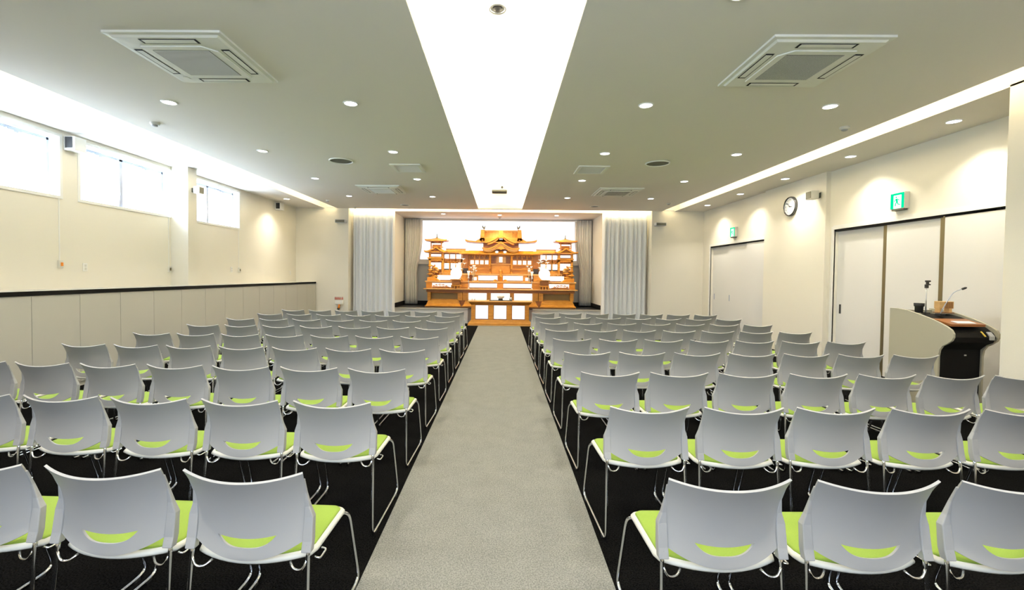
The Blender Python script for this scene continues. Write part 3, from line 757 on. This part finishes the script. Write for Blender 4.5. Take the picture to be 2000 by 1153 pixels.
for s in (-1, 1):
    bm = bmesh.new(); box(bm, s * 2.20 if s < 0 else 1.36, -1.36 if s < 0 else 2.20, 14.54, 14.62, .70, .95); part('lattice_panel', bm, M_lattice)
    bm = bmesh.new(); box(bm, s * 2.20 if s < 0 else 1.36, -1.36 if s < 0 else 2.20, 14.50, 14.56, .915, .95); box(bm, s * 2.20 if s < 0 else 1.36, -1.36 if s < 0 else 2.20, 14.50, 14.56, .70, .73); part('panel_rail', bm)
for x0, x1 in ((-1.01, -.44), (-.30, .30), (.44, 1.01)):
    bm = bmesh.new(); box(bm, x0, x1, 14.52, 14.61, .71, .925); part('lit_panel', bm, M_lit)
bm = bmesh.new(); box(bm, -2.42, 2.42, 14.28, 15.5, 1.035, 1.068, bev=.006); part('counter_board', bm, M_woodl)
# --- tier two
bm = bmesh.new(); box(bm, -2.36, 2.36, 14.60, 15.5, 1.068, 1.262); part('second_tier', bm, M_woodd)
for x0, x1 in ((-2.37, -2.18), (-1.30, -.99), (-.11, .09), (.99, 1.30), (2.18, 2.37)):
    bm = bmesh.new(); box(bm, x0, x1, 14.50, 14.62, 1.068, 1.262, bev=.008)
    box(bm, x0 + .03, x1 - .03, 14.485, 14.50, 1.10, 1.22, bev=.005); part('tier_block', bm)
for x0, x1 in ((-2.18, -1.55), (-.99, -.11), (.09, .99), (1.55, 2.18)):
    bm = bmesh.new(); box(bm, x0, x1, 14.56, 14.61, 1.105, 1.235); part('lit_panel', bm, M_lit)
for s in (-1, 1):   # cloud carvings in front of the lit end panels
    bm = bmesh.new()
    for cx, cz, r in ((1.72, 1.13, .04), (1.82, 1.165, .05), (1.93, 1.17, .055), (2.04, 1.165, .045), (2.12, 1.14, .035)):
        tube(bm, [(s * (cx + r * (1 - a / 16) * math.cos(a * .75)), 14.545, cz + .75 * r * (1 - a / 16) * math.sin(a * .75)) for a in range(12)], .010, 6)
    tube(bm, [(s * 1.62, 14.545, 1.105), (s * 1.75, 14.545, 1.12), (s * 1.95, 14.545, 1.115), (s * 2.17, 14.545, 1.12)], .014, 6)
    part('cloud_carving', bm, M_wood, smooth=True)
bm = bmesh.new(); box(bm, -2.40, 2.40, 14.47, 15.5, 1.262, 1.305, bev=.006); part('second_board', bm, M_woodl)
# --- tier three
bm = bmesh.new(); box(bm, -2.25, 2.25, 14.82, 15.5, 1.305, 1.50); part('third_tier', bm, M_woodd)
for x0, x1 in ((-1.32, -1.06), (-.10, .08), (.72, .86), (-.86, -.72), (1.06, 1.32)):
    bm = bmesh.new(); box(bm, x0, x1, 14.70, 14.83, 1.305, 1.50, bev=.008); part('tier_block', bm)
for x0, x1 in ((-2.05, -1.32), (-.72, -.10), (.08, .72), (1.32, 2.05)):
    bm = bmesh.new(); box(bm, x0, x1, 14.78, 14.825, 1.335, 1.485); part('lit_panel', bm, M_lit)
for cx in (-.17, .15):
    bm = bmesh.new(); lathe(bm, [(.07, 1.305), (.05, 1.33), (.06, 1.35), (.02, 1.37)], cx, 14.66, 12); part('lotus_foot', bm, M_wood, smooth=True)
bm = bmesh.new(); box(bm, -1.35, 1.33, 14.66, 15.5, 1.50, 1.55, bev=.006); part('third_board', bm, M_woodl)
# centre railing post
bm = bmesh.new(); lathe(bm, [(.035, 1.305), (.035, 1.42), (.055, 1.44), (.055, 1.47), (.03, 1.50), (.045, 1.56), (.0251, 1.60), (.05, 1.64), (.005, 1.68)], 0, 14.60, 12); part('centre_finial_post', bm, M_wood, smooth=True)
# --- shrine body
YS = 14.95
bm = bmesh.new(); box(bm, -1.06, 1.05, YS + .06, 15.5, 1.55, 2.18); part('shrine_body', bm, M_wood)
for x in (-1.04, -.86, -.70, -.54, -.38, .38, .54, .70, .86, 1.04):
    bm = bmesh.new(); box(bm, x - .022, x + .022, YS + .01, YS + .09, 1.80 if abs(x) < 1 and abs(x) > .4 else 1.55, 2.18, bev=.004); part('shrine_post', bm)
for s in (-1, 1):
    for k in range(4):
        xa = .405 + k * .16; x0, x1 = (s * (xa + .112), s * xa) if s < 0 else (xa, xa + .112)
        bm = bmesh.new(); box(bm, x0, x1, YS + .045, YS + .058, 1.86, 1.985); part('lit_window', bm, M_lit)
    for z in (1.82, 1.995, 1.68):
        bm = bmesh.new(); box(bm, min(s * .38, s * 1.05), max(s * .38, s * 1.05), YS, YS + .07, z, z + .028, bev=.003); part('shrine_rail', bm)
    bm = bmesh.new(); box(bm, min(s * .38, s * 1.03), max(s * .38, s * 1.03), YS + .02, YS + .07, 2.03, 2.14); part('lintel_panel', bm, M_woodd)
    bm = bmesh.new(); box(bm, min(s * 1.06, s * 1.24), max(s * 1.06, s * 1.24), YS - .1, 15.4, 1.72, 2.17); part('side_wing_wall', bm, M_woodd)
    bm = bmesh.new()
    for k in range(8): tube(bm, [(s * (.42 + k * .085), YS - .01, 2.10), (s * (.42 + k * .085), YS - .06, 2.17)], .016, 6)
    part('eave_brackets', bm, M_wood)
# niche
for x in (-.345, .345):
    bm = bmesh.new(); lathe(bm, [(.035, 1.55), (.03, 1.58), (.026, 1.62), (.026, 2.10), (.04, 2.12), (.04, 2.15)], x, 14.80, 12); part('niche_column', bm, M_wood, smooth=True)
    bm = bmesh.new(); lathe(bm, [(.033, 1.61), (.033, 1.71)], x, 14.80, 12); part('column_collar', bm, M_woodd)
bm = bmesh.new(); box(bm, -.30, .30, 14.82, 15.0, 1.56, 1.845, bev=.01); part('altar_drawer_box', bm, M_wood)
bm = bmesh.new(); box(bm, -.33, .33, 14.78, 15.0, 1.845, 1.872, bev=.004); part('niche_shelf', bm, M_woodl)
for s in (-1, 1):
    bm = bmesh.new(); box(bm, s * .17 - .005, s * .17 + .005, 14.9, 15.0, 1.872, 2.12); box(bm, min(s * .17, s * .31), max(s * .17, s * .31), 14.98, 15.01, 1.872, 2.12); part('niche_door', bm, M_woodd if s else M_wood)
    bm = bmesh.new(); box(bm, min(s * .065, s * .165), max(s * .065, s * .165), 14.955, 14.97, 1.90, 2.10); part('niche_panel', bm, M_woodl)
bm = bmesh.new(); box(bm, -.055, .055, 14.93, 14.96, 1.925, 2.10); part('lit_tablet', bm, M_lit)
bm = bmesh.new(); box(bm, -.16, .16, 14.86, 14.93, 1.872, 1.90); part('tablet_base', bm, M_woodd)
bm = bmesh.new(); box(bm, -.38, .38, 14.76, 14.82, 2.15, 2.20, bev=.01); part('niche_beam', bm)
for x in (-.13, .13):
    bm = bmesh.new(); lathe(bm, [(.03, 2.20), (.05, 2.22), (.05, 2.27), (.03, 2.29)], x, 14.79, 12); part('lit_lantern_boss', bm, M_lit, smooth=True)
for x in (-.05, .06):
    bm = bmesh.new(); tube(bm, [(x, 14.76, 1.55), (x + .01, 14.76, 1.62), (x - .02, 14.76, 1.66)], .012, 6); part('small_ornament', bm, M_woodd, smooth=True)

# --- roofs
def hip(bm, cx, cy, a, b, c, d, z0, z1, lift, thick=.03, n=14, m_=7, p=1.7):
    """curved hip roof: eave half sizes a,b at z0 -> top half sizes c,d at z1, corners swept up"""
    per = []
    for (sx, sy, ex, ey) in ((-1, -1, 1, -1), (1, -1, 1, 1), (1, 1, -1, 1), (-1, 1, -1, -1)):
        for k in range(n): u = k / n; per.append((sx + (ex - sx) * u, sy + (ey - sy) * u))
    R = []
    for j in range(m_ + 1):
        t = j / m_; z = z0 + (z1 - z0) * t ** p
        aa = a + (c - a) * t; bb = b + (d - b) * t
        row = []
        for x, y in per:
            cn = (min(abs(x), abs(y))) ** 5 * (1 - t) ** 2
            row.append(bm.verts.new((cx + x * aa * (1 + .03 * cn), cy + y * bb * (1 + .03 * cn), z + lift * cn)))
        R.append(row)
    low = []
    for j in range(2):
        sc = (1, .80)[j]; row = []
        for x, y in per:
            cn = (min(abs(x), abs(y))) ** 5 * (1 if j == 0 else .3)
            row.append(bm.verts.new((cx + x * a * sc * (1 + .03 * cn), cy + y * b * sc * (1 + .03 * cn), z0 - thick + lift * cn - (.0 if j == 0 else .012))))
        low.append(row)
    R = [low[1], low[0]] + R; N = len(per)
    for A, Bq in zip(R, R[1:]):
        for k in range(N): bm.faces.new((A[k], A[(k + 1) % N], Bq[(k + 1) % N], Bq[k]))
    bm.faces.new(R[0][::-1]); bm.faces.new(R[-1])
def arch(bm, hw, y0, y1, zf, thick, n=28, cx=0):
    """strip following z=zf(u), u in -1..1, with thickness, between y0 and y1"""
    up, dn = [], []
    for k in range(n + 1):
        u = -1 + 2 * k / n; z = zf(u); up.append((cx + u * hw, z)); dn.append((cx + u * hw, z - thick * (1 + .3 * abs(u))))
    prism_grid(bm, up, dn, y0, y1)
def prism_grid(bm, up, dn, y0, y1):
    n = len(up)
    V = [[bm.verts.new((p[0], y, p[1])) for p in L] for L in (up, dn) for y in (y0, y1)]
    uf, ub, df, db = V
    for k in range(n - 1):
        bm.faces.new((uf[k], uf[k + 1], ub[k + 1], ub[k])); bm.faces.new((df[k], db[k], db[k + 1], df[k + 1]))
        bm.faces.new((uf[k], df[k], df[k + 1], uf[k + 1])); bm.faces.new((ub[k], ub[k + 1], db[k + 1], db[k]))
    bm.faces.new((uf[0], ub[0], db[0], df[0])); bm.faces.new((uf[-1], df[-1], db[-1], ub[-1]))
# lower long eave
bm = bmesh.new(); hip(bm, 0, 15.12, 1.30, .42, 1.16, .30, 2.205, 2.285, .012, .03); part('long_eave_roof', bm, M_wood, smooth=False)
bm = bmesh.new(); box(bm, -1.05, 1.05, 14.93, 15.3, 2.28, 2.30); part('eave_ridge', bm, M_woodd)
# storey between eaves
bm = bmesh.new(); box(bm, -.58, .58, 14.95, 15.35, 2.28, 2.62); part('upper_storey', bm, M_woodd)
kara = lambda u: 2.375 + .175 * math.exp(-(u / .36) ** 2) + .03 * abs(u) ** 4 - .02 * math.exp(-((abs(u) - .75) / .2) ** 2)
for dz, dy, k_ in ((0, 0, 1.0), (-.045, .025, .96), (-.085, .05, .9)):
    bm = bmesh.new(); arch(bm, .60 * k_, 14.66 + dy, 15.0, lambda u: kara(u) + dz, .038); part('karahafu_gable', bm, M_wood if dz != -.045 else M_woodl, smooth=False)
bm = bmesh.new()
prism(bm, [(-.14, 2.33), (-.09, 2.39), (0, 2.44), (.09, 2.39), (.14, 2.33), (.05, 2.345), (0, 2.31), (-.05, 2.345)], 'y', 14.66, 14.72); part('gable_pendant', bm, M_wood)
bm = bmesh.new(); tube(bm, [(0, 14.65, 2.56), (0, 14.9, 2.57)], .03, 8); part('gable_ridge', bm, M_wood)
# main roof: flared eaves and steep upper part
bm = bmesh.new()
up = []; dn = []
for k in range(41):
    u = -1 + 2 * k / 40; a = abs(u)
    z = 2.60 + .03 * (max(0, a - .5) / .5) ** 2 + .035 * (max(0, a - .85) / .15) ** 2 + (.11 * max(0, 1 - (a - .55) / .15) if a > .55 else .11) 
    up.append((u * 1.17, z)); dn.append((u * (1.17 - .02), 2.545 + .02 * a + .03 * (max(0, a - .6) / .4) ** 2))
prism_grid(bm, up, dn, 14.80, 15.45); part('flared_main_eave', bm, M_wood)
bm = bmesh.new()
R = []
for j in range(9):
    t = j / 8; z = 2.62 + .335 * t; hw = .675 - .03 * t; y = 14.80 + .30 * (t ** .75)
    R.append([bm.verts.new((x * hw, y, z)) for x in [i / 12 - 1 for i in range(25)]] + [bm.verts.new((x * hw, 15.42 - .2 * t, z)) for x in (1, -1)])
for A, Bq in zip(R, R[1:]):
    for k in range(len(A)): bm.faces.new((A[k], A[(k + 1) % len(A)], Bq[(k + 1) % len(A)], Bq[k]))
bm.faces.new(R[0]); bm.faces.new(R[-1]); part('steep_main_roof', bm, M_woodl)
bm = bmesh.new()
for k in range(23):
    x = (-.5 + k / 22) * 1.02
    if abs(x) > .03: tube(bm, [(x * 1.03, 14.79, 2.64), (x, 14.89, 2.74), (x, 15.0, 2.85), (x * .98, 15.085, 2.95)], .009, 6)
part('roof_battens', bm, M_wood, smooth=True)
for s in (-1, 1):
    bm = bmesh.new(); up = [(s * .53, 2.60), (s * .54, 2.97), (s * .655, 2.97), (s * .675, 2.70), (s * .70, 2.62)]
    prism(bm, up, 'y', 14.80, 15.15); part('gable_end_board', bm, M_wood)
    bm = bmesh.new(); tube(bm, [(s * .60, 14.79, 2.60), (s * .60, 14.90, 2.75), (s * .595, 15.0, 2.93)], .03, 8); part('descending_ridge', bm, M_woodd, smooth=True)
bm = bmesh.new(); box(bm, -.60, .60, 15.05, 15.18, 2.945, 2.985, bev=.006); box(bm, -.56, .56, 15.07, 15.16, 2.91, 2.945); part('ridge_beam', bm, M_woodl)
for s in (-1, 1):
    bm = bmesh.new(); tube(bm, [(s * .565, 15.08, 2.97), (s * .565, 15.08, 3.05)], .014, 6); part('ornament_post', bm, M_woodl)
    bm = bmesh.new()   # curled fish-like ridge ornament
    tube(bm, [(s * .53, 15.08, 3.055), (s * .57, 15.08, 3.05), (s * .60, 15.08, 3.075), (s * .605, 15.08, 3.11), (s * .62, 15.08, 3.14)], [.022, .026, .022, .014, .004], 8)
    tube(bm, [(s * .55, 15.08, 3.06), (s * .535, 15.08, 3.10), (s * .525, 15.08, 3.13)], [.02, .014, .003], 6)
    tube(bm, [(s * .60, 15.08, 3.08), (s * .64, 15.08, 3.10)], [.014, .003], 6)
    part('ridge_ornament', bm, M_gold, smooth=True)
# front triangular gable with concave slopes
chid = lambda u: 2.60 + .255 * (1 - abs(u)) ** 1.7
for dz, dy, k_ in ((0, 0, 1), (-.055, .03, .86)):
    bm = bmesh.new(); arch(bm, .50 * k_, 14.72 + dy, 15.0, lambda u: chid(u) + dz, .05); part('triangular_gable', bm, M_wood)
bm = bmesh.new(); prism(bm, [(-.40, 2.585), (0, 2.80), (.40, 2.585)], 'y', 14.80, 14.84); part('gable_infill', bm, M_woodd)
bm = bmesh.new(); box(bm, -.045, -.012, 14.785, 14.80, 2.65, 2.69); box(bm, .012, .045, 14.785, 14.80, 2.65, 2.69); part('lit_gable_slots', bm, M_lit)
bm = bmesh.new(); prism(bm, [(-.06, 2.90), (-.045, 2.80), (-.09, 2.70), (.09, 2.70), (.045, 2.80), (.06, 2.90), (.03, 2.93), (-.03, 2.93)], 'y', 14.70, 14.76); part('gable_crest', bm, M_wood)

# --- side wings
for s in (-1, 1):
    X = lambda a, b: (min(s * a, s * b), max(s * a, s * b))
    bm = bmesh.new(); box(bm, *X(1.26, 1.87), 15.0, 15.45, 1.50, 1.66); part('wing_base', bm, M_wood)
    bm = bmesh.new()
    for x0, x1 in ((1.26, 1.30), (1.47, 1.50), (1.67, 1.70), (1.86, 1.90)): box(bm, *X(x0, x1), 15.0, 15.06, 1.66, 2.22)
    part('wing_posts', bm, M_wood)
    bm = bmesh.new(); box(bm, *X(1.26, 1.88), 15.0, 15.08, 1.885, 2.03, bev=.01); part('wing_beam', bm, M_woodd)
    bm = bmesh.new()
    for k in range(5): tube(bm, [(s * (1.33 + k * .12), 14.99, 1.93), (s * (1.39 + k * .12), 14.98, 1.89), (s * (1.43 + k * .12), 14.99, 1.95)], .014, 6)
    part('wing_carving', bm, M_wood, smooth=True)
    bm = bmesh.new(); box(bm, *X(1.24, 1.88), 15.04, 15.08, 2.18, 2.25); part('wing_lintel', bm, M_woodd)
    for a, b in ((1.31, 1.46), (1.51, 1.66), (1.71, 1.85)):
        bm = bmesh.new(); box(bm, *X(a, b), 15.03, 15.045, 2.055, 2.165); part('lit_window', bm, M_lit)
    bm = bmesh.new(); box(bm, *X(1.69, 1.86), 15.03, 15.045, 1.70, 1.88); part('lit_window', bm, M_lit)
    bm = bmesh.new(); box(bm, *X(1.31, 1.65), 15.03, 15.045, 1.70, 1.88); part('lit_window', bm, M_lit)
    bm = bmesh.new(); hip(bm, s * 1.50, 15.12, .42, .26, .36, .08, 2.255, 2.30, .0, .03); part('wing_eave', bm, M_wood)
    bm = bmesh.new(); box(bm, *X(1.17, 1.81), 15.08, 15.16, 2.29, 2.345); part('wing_ridge', bm, M_woodl)
    bm = bmesh.new(); box(bm, *X(1.16, 1.82), 15.07, 15.17, 2.345, 2.365, bev=.004); part('wing_ridge_cap', bm, M_woodd)
    # tower
    tx = s * 2.12
    bm = bmesh.new()
    for dx in (-.22, .20):
        box(bm, tx + s * dx - .03, tx + s * dx + .03, 14.90, 14.97, 1.45, 2.24); 
    part('tower_posts', bm, M_wood)
    bm = bmesh.new(); box(bm, tx - .25, tx + .25, 15.0, 15.4, 1.32, 2.24); part('tower_core', bm, M_woodd)
    bm = bmesh.new(); box(bm, tx - .17, tx + .16, 14.985, 15.0, 2.095, 2.175); part('lit_window', bm, M_lit)
    bm = bmesh.new(); box(bm, tx - .28, tx + .26, 14.88, 15.0, 2.02, 2.065, bev=.01); box(bm, tx - .25, tx + .23, 14.90, 15.0, 1.96, 2.02); part('tower_balcony', bm, M_wood)
    bm = bmesh.new()
    for k in range(3): tube(bm, [(tx - .15 + k * .13, 14.89, 1.93), (tx - .10 + k * .13, 14.88, 1.95), (tx - .05 + k * .13, 14.89, 1.93)], .012, 6)
    part('tower_carving', bm, M_woodd, smooth=True)
    bm = bmesh.new(); box(bm, tx - .18, tx + .16, 14.985, 15.0, 1.68, 1.90); part('lit_window', bm, M_lit)
    bm = bmesh.new(); lathe(bm, [(.10, 1.62), (.09, 1.68), (.06, 1.73), (.01, 1.76)], tx, 14.92, 16); part('carved_dome', bm, M_woodl, smooth=True)
    bm = bmesh.new(); hip(bm, tx, 15.12, .37, .30, .20, .14, 2.255, 2.33, .035, .03); part('tower_lower_roof', bm, M_wood)
    bm = bmesh.new(); arch(bm, .24, 14.80, 15.0, lambda u: 2.285 + .13 * (1 - abs(u)) ** 1.3, .04, 14, tx); part('tower_gable', bm, M_wood)
    bm = bmesh.new(); prism(bm, [(tx - .19, 2.27), (tx, 2.37), (tx + .19, 2.27)], 'y', 14.84, 14.9); part('tower_gable_infill', bm, M_woodd)
    bm = bmesh.new(); box(bm, tx - .13, tx + .13, 15.0, 15.26, 2.33, 2.58); part('tower_upper_core', bm, M_woodd)
    bm = bmesh.new()
    box(bm, tx - .19, tx + .19, 14.95, 15.31, 2.40, 2.425); 
    for dx in (-.17, .17): box(bm, tx + dx - .015, tx + dx + .015, 14.96, 14.99, 2.33, 2.58)
    box(bm, tx - .19, tx + .19, 14.95, 14.97, 2.455, 2.47); part('tower_upper_rail', bm, M_wood)
    bm = bmesh.new(); box(bm, tx - .14, tx + .14, 14.985, 14.998, 2.485, 2.53); part('lit_window', bm, M_lit)
    bm = bmesh.new(); frustum2 = None
    lathe(bm, [(.18, 2.54), (.25, 2.60)], tx, 15.12, 4); 
    part('tower_bracket', bm, M_woodd)
    bm = bmesh.new(); hip(bm, tx, 15.12, .35, .28, .03, .03, 2.625, 2.715, .03, .025, p=1.3); part('tower_upper_roof', bm, M_wood)
    bm = bmesh.new(); lathe(bm, [(.035, 2.705), (.03, 2.735), (.012, 2.745), (.018, 2.775), (.010, 2.79), (.014, 2.81), (.003, 2.86)], tx, 15.12, 10); part('tower_spire', bm, M_gold, smooth=True)
    # rocky carved pine at the foot of each tower
    bm = bmesh.new(); rr = random.Random(5)
    zz = 1.40
    prev = (s * 2.22, 14.80, 1.36)
    trunk = [(s * (2.18 + .05 * math.sin(k * 1.4)), 14.80, 1.38 + k * .055) for k in range(9)]
    tube(bm, trunk, [.05 - .003 * k for k in range(9)], 8)
    part('pine_trunk', bm, M_woodd, smooth=True)
    for k in range(6):
        bm = bmesh.new(); px, pz = s * (2.20 + (.07 if k % 2 else -.06)), 1.44 + k * .068; r0 = .13 - .008 * k
        lathe(bm, [(r0 * .7, -.012), (r0, 0), (r0 * .8, .02), (r0 * .35, .034)], 0, 0, 11)
        for v in bm.verts: v.co = Vector((px + v.co.x * (1 + .2 * math.sin(v.co.y * 60)), 14.80 + v.co.y * .6, pz + v.co.z + .01 * math.sin(v.co.x * 70)))
        part('pine_bough', bm, M_wood, smooth=True)
    bm = bmesh.new(); prism(bm, [(s * 2.36, 1.305), (s * 2.36, 1.42), (s * 2.12, 1.42), (s * 2.02, 1.36), (s * 1.94, 1.305)], 'y', 14.62, 14.80); part('carved_rock_base', bm, M_wood, bevel=.015)
    # balustrade between the tiers
    bm = bmesh.new(); box(bm, *X(1.32, 2.0), 14.80, 14.84, 1.545, 1.57); box(bm, *X(1.32, 2.0), 14.80, 14.84, 1.495, 1.51)
    for k in range(6): box(bm, *X(1.36 + k * .12, 1.375 + k * .12), 14.80, 14.84, 1.49, 1.57)
    part('balustrade', bm, M_woodl)

# lanterns on small tables, flowers, candle stands, vases
def lantern(x, label):
    t = thing('globe_lantern', label, 'lantern', (x, 14.38, 1.365), 0, 'glowing globe lanterns on the altar')
    bm = bmesh.new(); lathe(bm, [(.02, 0), (.07, .008), (.12, .05), (.165, .11), (.18, .18), (.17, .25), (.12, .32), (.06, .35)], n=24); obj('globe', bm, M_litl, t, True)
    bm = bmesh.new(); lathe(bm, [(.075, 0), (.08, .004), (.06, .012)], n=20); obj('base_ring', bm, M_silver, t, True)
    return t
def stand(x, label):
    t = thing('offering_stand', label, 'stand', (x, 14.38, 1.068), 0, 'wooden lantern stands')
    obj('stand_top', B((-.175, .175, -.10, .10, .265, .295), bev=.006), M_wood, t)
    obj('stand_body', B((-.13, .13, -.08, .08, .115, .265), bev=.012), M_woodd, t)
    obj('stand_apron', B((-.15, .15, -.09, .09, .08, .115), bev=.006), M_wood, t)
    for dx in (-.135, -.05, .05, .135): obj('stand_leg', B((dx - .02, dx + .02, -.085, -.06, 0, .08), (dx - .02, dx + .02, .06, .085, 0, .08)), M_wood, t)
for x, sd in ((-1.43, 'left'), (1.345, 'right')):
    stand(x, 'wooden stand under the %s globe lantern on the altar' % sd); lantern(x, 'round glowing white lantern on the %s side of the altar' % sd)
def flowers(x, y, z, s, seed, label, name='flower_arrangement'):
    t = thing(name, label, 'flowers', (x, y, z), 0, 'white flower arrangements on the altar')
    r = random.Random(seed)
    bm = bmesh.new(); lathe(bm, [(.035, 0), (.05, .03), (.03, .08), (.045, .11)], n=14); obj('vase', bm, M_silver, t, True)
    st = bmesh.new(); fl = bmesh.new()
    for k in range(9):
        a = r.uniform(0, 2 * PI); d = r.uniform(.0, .12) * s; h = (.18 + r.uniform(0, .30)) * s
        p = (d * math.cos(a), d * math.sin(a) * .6, .10 + h)
        tube(st, [(0, 0, .09), (p[0] * .6, p[1] * .6, .09 + h * .6), p], .004, 5)
        n = 6
        for q in range(n):
            b = q * 2 * PI / n; rr = .035 * s
            v = [fl.verts.new((p[0], p[1], p[2])), fl.verts.new((p[0] + rr * math.cos(b - .4), p[1] + rr * math.sin(b - .4), p[2] + .02)), fl.verts.new((p[0] + 1.5 * rr * math.cos(b), p[1] + 1.5 * rr * math.sin(b), p[2] + .035)), fl.verts.new((p[0] + rr * math.cos(b + .4), p[1] + rr * math.sin(b + .4), p[2] + .02))]
            fl.faces.new(v)
        tube(fl, [(p[0], p[1], p[2] - .01), (p[0], p[1], p[2] + .03)], [.012, .018], 6)
    obj('stems', st, mat('stem_white_gold', (.7, .62, .4), .5), t); f = obj('petals', fl, M_flower, t)
    so = f.modifiers.new('s', 'SOLIDIFY'); so.thickness = .004; bake(f)
flowers(-1.33, 14.60, 1.305, 1.45, 1, 'tall white flower arrangement behind the left lantern')
flowers(1.30, 14.60, 1.305, 1.45, 2, 'tall white flower arrangement behind the right lantern')
flowers(-.90, 14.56, 1.305, .85, 3, 'small white flower arrangement left of the altar centre')
flowers(.87, 14.56, 1.305, .85, 4, 'small white flower arrangement right of the altar centre')
for x, lab in ((-1.035, 'left'), (.955, 'right')):
    t = thing('candle_stand', 'thin silver candle stand with white flame cup, %s side of the altar counter' % lab, 'candle stand', (x, 14.34, 1.068), 0, 'silver candle stands')
    bm = bmesh.new(); lathe(bm, [(.035, 0), (.03, .015), (.010, .03), (.010, .20), (.018, .22), (.010, .24), (.010, .30), (.024, .32), (.028, .36), (.012, .385)], n=12); obj('stand_stem', bm, M_silver, t, True)
    bm = bmesh.new(); lathe(bm, [(.012, .385), (.02, .42), (.035, .50), (.05, .56), (.03, .55)], n=12); obj('white_cup', bm, M_flower, t, True)
for x, lab in ((-.83, 'left'), (.80, 'right')):
    t = thing('table_lantern', 'small lit box lantern on the altar board, %s of centre' % lab, 'lantern', (x, 14.56, 1.305), 0, 'small box lanterns')
    obj('lit_box', B((-.045, .045, -.04, .04, .03, .13)), M_lit, t)
    bm = B((-.065, .065, -.05, .05, 0, .02), (-.06, .06, -.05, .05, .13, .15))
    for dx in (-.05, .05): box(bm, dx - .006, dx + .006, -.046, -.034, .02, .13)
    obj('lantern_frame', bm, M_wood, t)

# ================================================================== INCENSE TABLE
TY = 13.48
t = thing('incense_table', 'golden wooden incense table with three white panels standing before the altar', 'table', (AX, TY, 0))
bm = B((-.96, .96, 0, .52, 0, .03)); obj('floor_plinth', bm, M_woodl, t)
bm = bmesh.new()
def fr(hx0, hx1, ya, yb, z0, z1):
    v = [bm.verts.new(p) for p in ((-hx0, ya, z0), (hx0, ya, z0), (hx0, .52 - ya, z0), (-hx0, .52 - ya, z0), (-hx1, yb, z1), (hx1, yb, z1), (hx1, .52 - yb, z1), (-hx1, .52 - yb, z1))]
    for q in ((3, 2, 1, 0), (4, 5, 6, 7), (0, 1, 5, 4), (1, 2, 6, 5), (2, 3, 7, 6), (3, 0, 4, 7)): bm.faces.new([v[i] for i in q])
fr(.955, .955, .01, .01, .03, .06); fr(.945, .915, .015, .035, .06, .10); fr(.91, .87, .04, .06, .10, .17)
obj('base_moulding', bm, M_wood, t)
obj('table_body', B((-.84, .84, .10, .44, .17, .64)), M_woodd, t)
for x0, x1 in ((-.86, -.745), (-.345, -.20), (.20, .345), (.745, .86)): obj('table_pilaster', B((x0, x1, .055, .46, .17, .64), bev=.008), M_wood, t)
for x in (-.545, 0, .545):
    p = obj('white_panel', B((x - .185, x + .185, .085, .10, .20, .60)), M_litc, t)
    bm = bmesh.new()
    for k in range(9): z = .225 + k * .043; box(bm, x - .18, x + .18, .080, .085, z, z + .008)
    obj('panel_slats', bm, M_white, p)
bm = bmesh.new(); fr(.86, .90, .05, .03, .62, .66); fr(.90, .94, .03, .01, .66, .705); obj('top_moulding', bm, M_woodd, t)
obj('table_top', B((-.965, .965, -.01, .53, .705, .735), bev=.006), M_woodl, t)
t = thing('incense_burner', 'white bowl on a dark base on the incense table', 'incense burner', (AX + .01, TY + .22, .755))
bm = bmesh.new(); lathe(bm, [(.05, .04), (.09, .06), (.115, .10), (.11, .13), (.07, .145)], n=20); obj('bowl', bm, M_white, t, True)
bm = bmesh.new(); lathe(bm, [(.07, 0), (.07, .03), (.05, .045)], n=20); obj('bowl_base', bm, M_dark, t)
t = thing('black_tray', 'long dark tray on the incense table under the bowl', 'tray', (AX, TY + .22, .735))
obj('tray_board', B((-.33, .36, -.12, .12, 0, .02), bev=.004), mat('tray_grey', (.10, .10, .09), .4), t)
t = thing('small_urn', 'small silver urn with red knob at the right of the bowl', 'urn', (AX + .31, TY + .22, .755))
bm = bmesh.new(); lathe(bm, [(.03, 0), (.045, .03), (.035, .07), (.02, .09)], n=14); obj('urn_body', bm, M_silver, t, True)
bm = bmesh.new(); lathe(bm, [(.012, .09), (.024, .10), (.024, .115), (.008, .125)], n=12); obj('knob', bm, M_tray, t, True)
for x, lab in ((-.84, 'left'), (-.765, 'right')):
    t = thing('small_bottle', 'tiny clear bottle at the left end of the incense table, %s one of two' % lab, 'bottle', (AX + x, TY + .2, .735), 0, 'tiny bottles')
    bm = bmesh.new(); lathe(bm, [(.02, 0), (.02, .045), (.010, .055), (.010, .07)], n=10); obj('bottle_body', bm, M_silver, t, True)
# no lamps inside the altar tiers; the lit paper itself gives off the light
for x in (-.75, .75):
    pass
